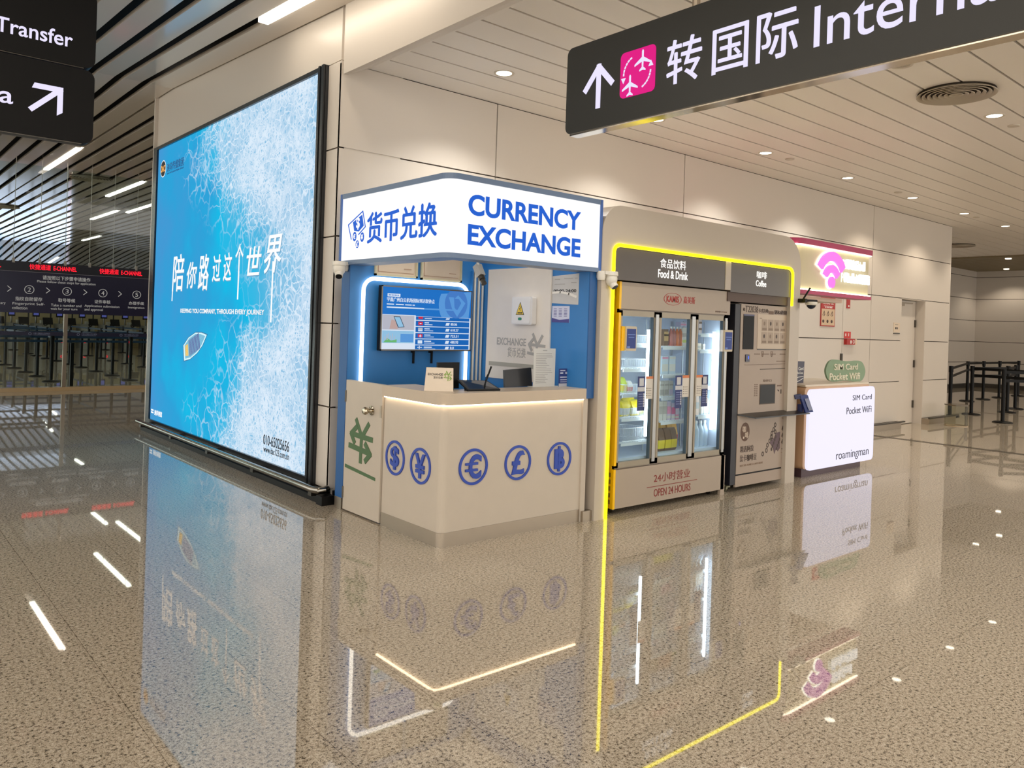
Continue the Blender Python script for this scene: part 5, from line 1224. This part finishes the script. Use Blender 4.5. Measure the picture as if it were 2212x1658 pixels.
MB().box(7.56, 4.36, 0, 7.66, 4.6, 1.945).build('corner_post', mat('post tan', (196, 164, 132), .4), t)
t = thing('green_sign_board', 'wavy sage green board reading SIM Card Pocket Wifi on the counter', 'sign', (8.9, 4.42, .985))
P = PY(4.42); pts = []
for i in range(72):
    a = 2 * math.pi * i / 72; c_, s_ = math.cos(a), math.sin(a); k = (abs(c_) ** 4.2 + abs(s_) ** 4.2) ** (-1 / 4.2)
    wob = 1 + .05 * math.cos(4 * a)
    pts.append((8.895 + .45 * k * c_ * wob * (1 - .02 * s_), 1.112 + .128 * k * s_ * (1 + .12 * math.cos(2 * math.pi * (.5 + .5 * c_) * 1.0)) - .012 * c_))
b = MB(); b.flat(P, pts, 0, -.02, 0); b.build('board', mat('sage green', (132, 156, 126), .5), t)
b = MB(); b.text('SIM Card', P, (8.60, 1.125, 9.16, 1.195), 0, 0, .008, bold=.01); b.text('Pocket Wifi', P, (8.50, 1.01, 9.22, 1.09), 0, 0, .008, bold=.01); b.build('raised_lettering', mat('ivory letters', (224, 218, 196), .4), t)
b = MB(); b.tube([(9.34, 4.45, 1.07), (9.40, 4.46, 1.06), (9.43, 4.47, 1.0), (9.43, 4.48, .985)] if False else [(9.12, 4.46, 1.05), (9.16, 4.5, 1.0), (9.17, 4.52, .988)], .006, 6); b.build('cable', mat('dull red cable', (120, 60, 56)), t)
t = MB().box(7.92, 5.15, .985, 8.0, 5.16, .986).box(7.86, 4.9, .985, 8.55, 4.98, 1.075).box(7.86, 4.885, .985, 8.55, 4.9, 1.055, 1).build('pink_box', [mat('pink card', (216, 92, 148), .4), mat('pale pink card', (232, 196, 204), .4)], loc=(8.2, 4.93, .985)); tag(t, 'long pink box on the counter between the dark card and the green board', 'box')
P = PY(4.50); b = MB(); b.flat(P, [(7.87, .985), (8.09, .985), (8.10, 1.22), (7.885, 1.225)], 0, -.02, 0)
b.text('SIM Card', P, (7.885, 1.125, 8.08, 1.16), 1, 0, .001, bold=.01); b.text('Mobile Data', P, (7.885, 1.085, 8.075, 1.108), 1, 0, .001); b.rect(P, 7.895, 1.2, 7.94, 1.208, 2, 0, .001); b.stroke(P, [(7.9, 1.03), (7.98, 1.05), (8.08, 1.055)], .006, 1, 0, .001); b.stroke(P, [(7.92, .995), (8.0, 1.01), (8.08, 1.035)], .006, 1, 0, .001)
t = b.build('leaflet_card', [mat('leaflet slate', (56, 54, 74), .4), INKW, mat('leaflet gold', (180, 150, 90))], loc=(7.98, 4.5, .985)); tag(t, 'dark SIM Card Mobile Data leaflet card at the left of the counter', 'leaflet')
# ------------------------------------------------------------------ notices on the main wall
P = PY(WY); NR = mat('fire red', (176, 44, 40), .45)
b = MB(); b.rect(P, 11.06, 1.655, 11.48, 2.12, 0, 0, .012); b.rect(P, 11.075, 1.67, 11.465, 1.915, 1, .012, .013); b.text('消防栓', P, (11.11, 1.985, 11.43, 2.06), 2, .012, .014, bold=.01); b.rect(P, 11.14, 1.955, 11.41, 1.96, 2, .012, .013)
for i in range(5): b.rect(P, 11.18 + .045 * i, 1.93, 11.205 + .045 * i, 1.948, 2, .012, .013)
for i in range(3): b.stroke(P, [(11.11 + .12 * i, 1.82), (11.15 + .12 * i, 1.88), (11.17 + .12 * i, 1.83), (11.14 + .12 * i, 1.81)], .012, 3, .013, .014); b.flat(P, ell(11.13 + .125 * i, 1.73, .03, .025, 10), 3, .013, .014)
t = b.build('fire_notice', [NR, mat('notice tan', (214, 188, 156)), INKW, mat('notice dark', (72, 44, 36))], loc=(11.27, WY, 1.655)); tag(t, 'tall red fire hydrant instruction notice with drawings on the wall', 'notice')
b = MB(); b.rect(P, 11.845, 1.95, 11.955, 2.12, 0, 0, .008); b.flat(P, ell(11.91, 1.985, .02, .015, 10), 1, .008, .009); t = b.build('red_plate', [NR, INKW], loc=(11.9, WY, 1.95)); tag(t, 'small red plate under the wifi sign, right of the fire notice', 'sign')
b = MB(); b.rect(P, 11.80, 1.487, 12.01, 1.588, 0, 0, .006); b.rect(P, 11.83, 1.52, 11.86, 1.56, 1, .006, .007); b.rect(P, 11.93, 1.52, 11.95, 1.565, 1, .006, .007); t = b.build('red_label', [mat('label red', (206, 60, 56)), INKW], loc=(11.9, WY, 1.487)); tag(t, 'bright red label directly above the fire alarm box', 'label')
t = thing('fire_alarm_box', 'red fire alarm call box on the wall beneath the bright red label', 'alarm', (11.95, WY, 1.385))
MB().box(11.805, WY - .05, 1.388, 12.07, WY, 1.478).build('casing', NR, t); b = MB(); q = PY(WY - .05); b.flat(q, ell(11.93, 1.43, .022, .028, 14), 0, 0, .003); b.ring(q, 12.02, 1.435, .03, .022, 0, 0, .003, 14); b.build('white_symbols', INKW, t)
MB().box(12.07, WY - .05, 1.39, 12.12, WY - .01, 1.478).build('call_button', mat('alarm cream', (226, 206, 180)), t)
b = MB(); b.rect(P, 13.50, 1.612, 13.735, 1.775, 0, 0, .008); b.rect(P, 13.55, 1.74, 13.66, 1.745, 1, .008, .009); b.text('G21', P, (13.555, 1.665, 13.655, 1.70), 1, .008, .009) if False else b.rect(P, 13.555, 1.665, 13.60, 1.70, 1, .008, .009); b.rect(P, 13.62, 1.665, 13.65, 1.70, 1, .008, .009); b.rect(P, 13.50, 1.585, 13.735, 1.60, 2, 0, .01)
t = b.build('door_plate', [mat('plate cream', (222, 204, 182)), INKK, STEELD], loc=(13.6, WY, 1.585)); tag(t, 'small cream door plate left of the recessed door', 'sign')
t = MB().box(11.70, WY - .025, 1.14, 11.74, WY, 1.25).build('cabinet_handle', STEELD, loc=(11.72, WY, 1.14)); tag(t, 'small dark handle on the wall cabinet door, above the green board', 'handle')
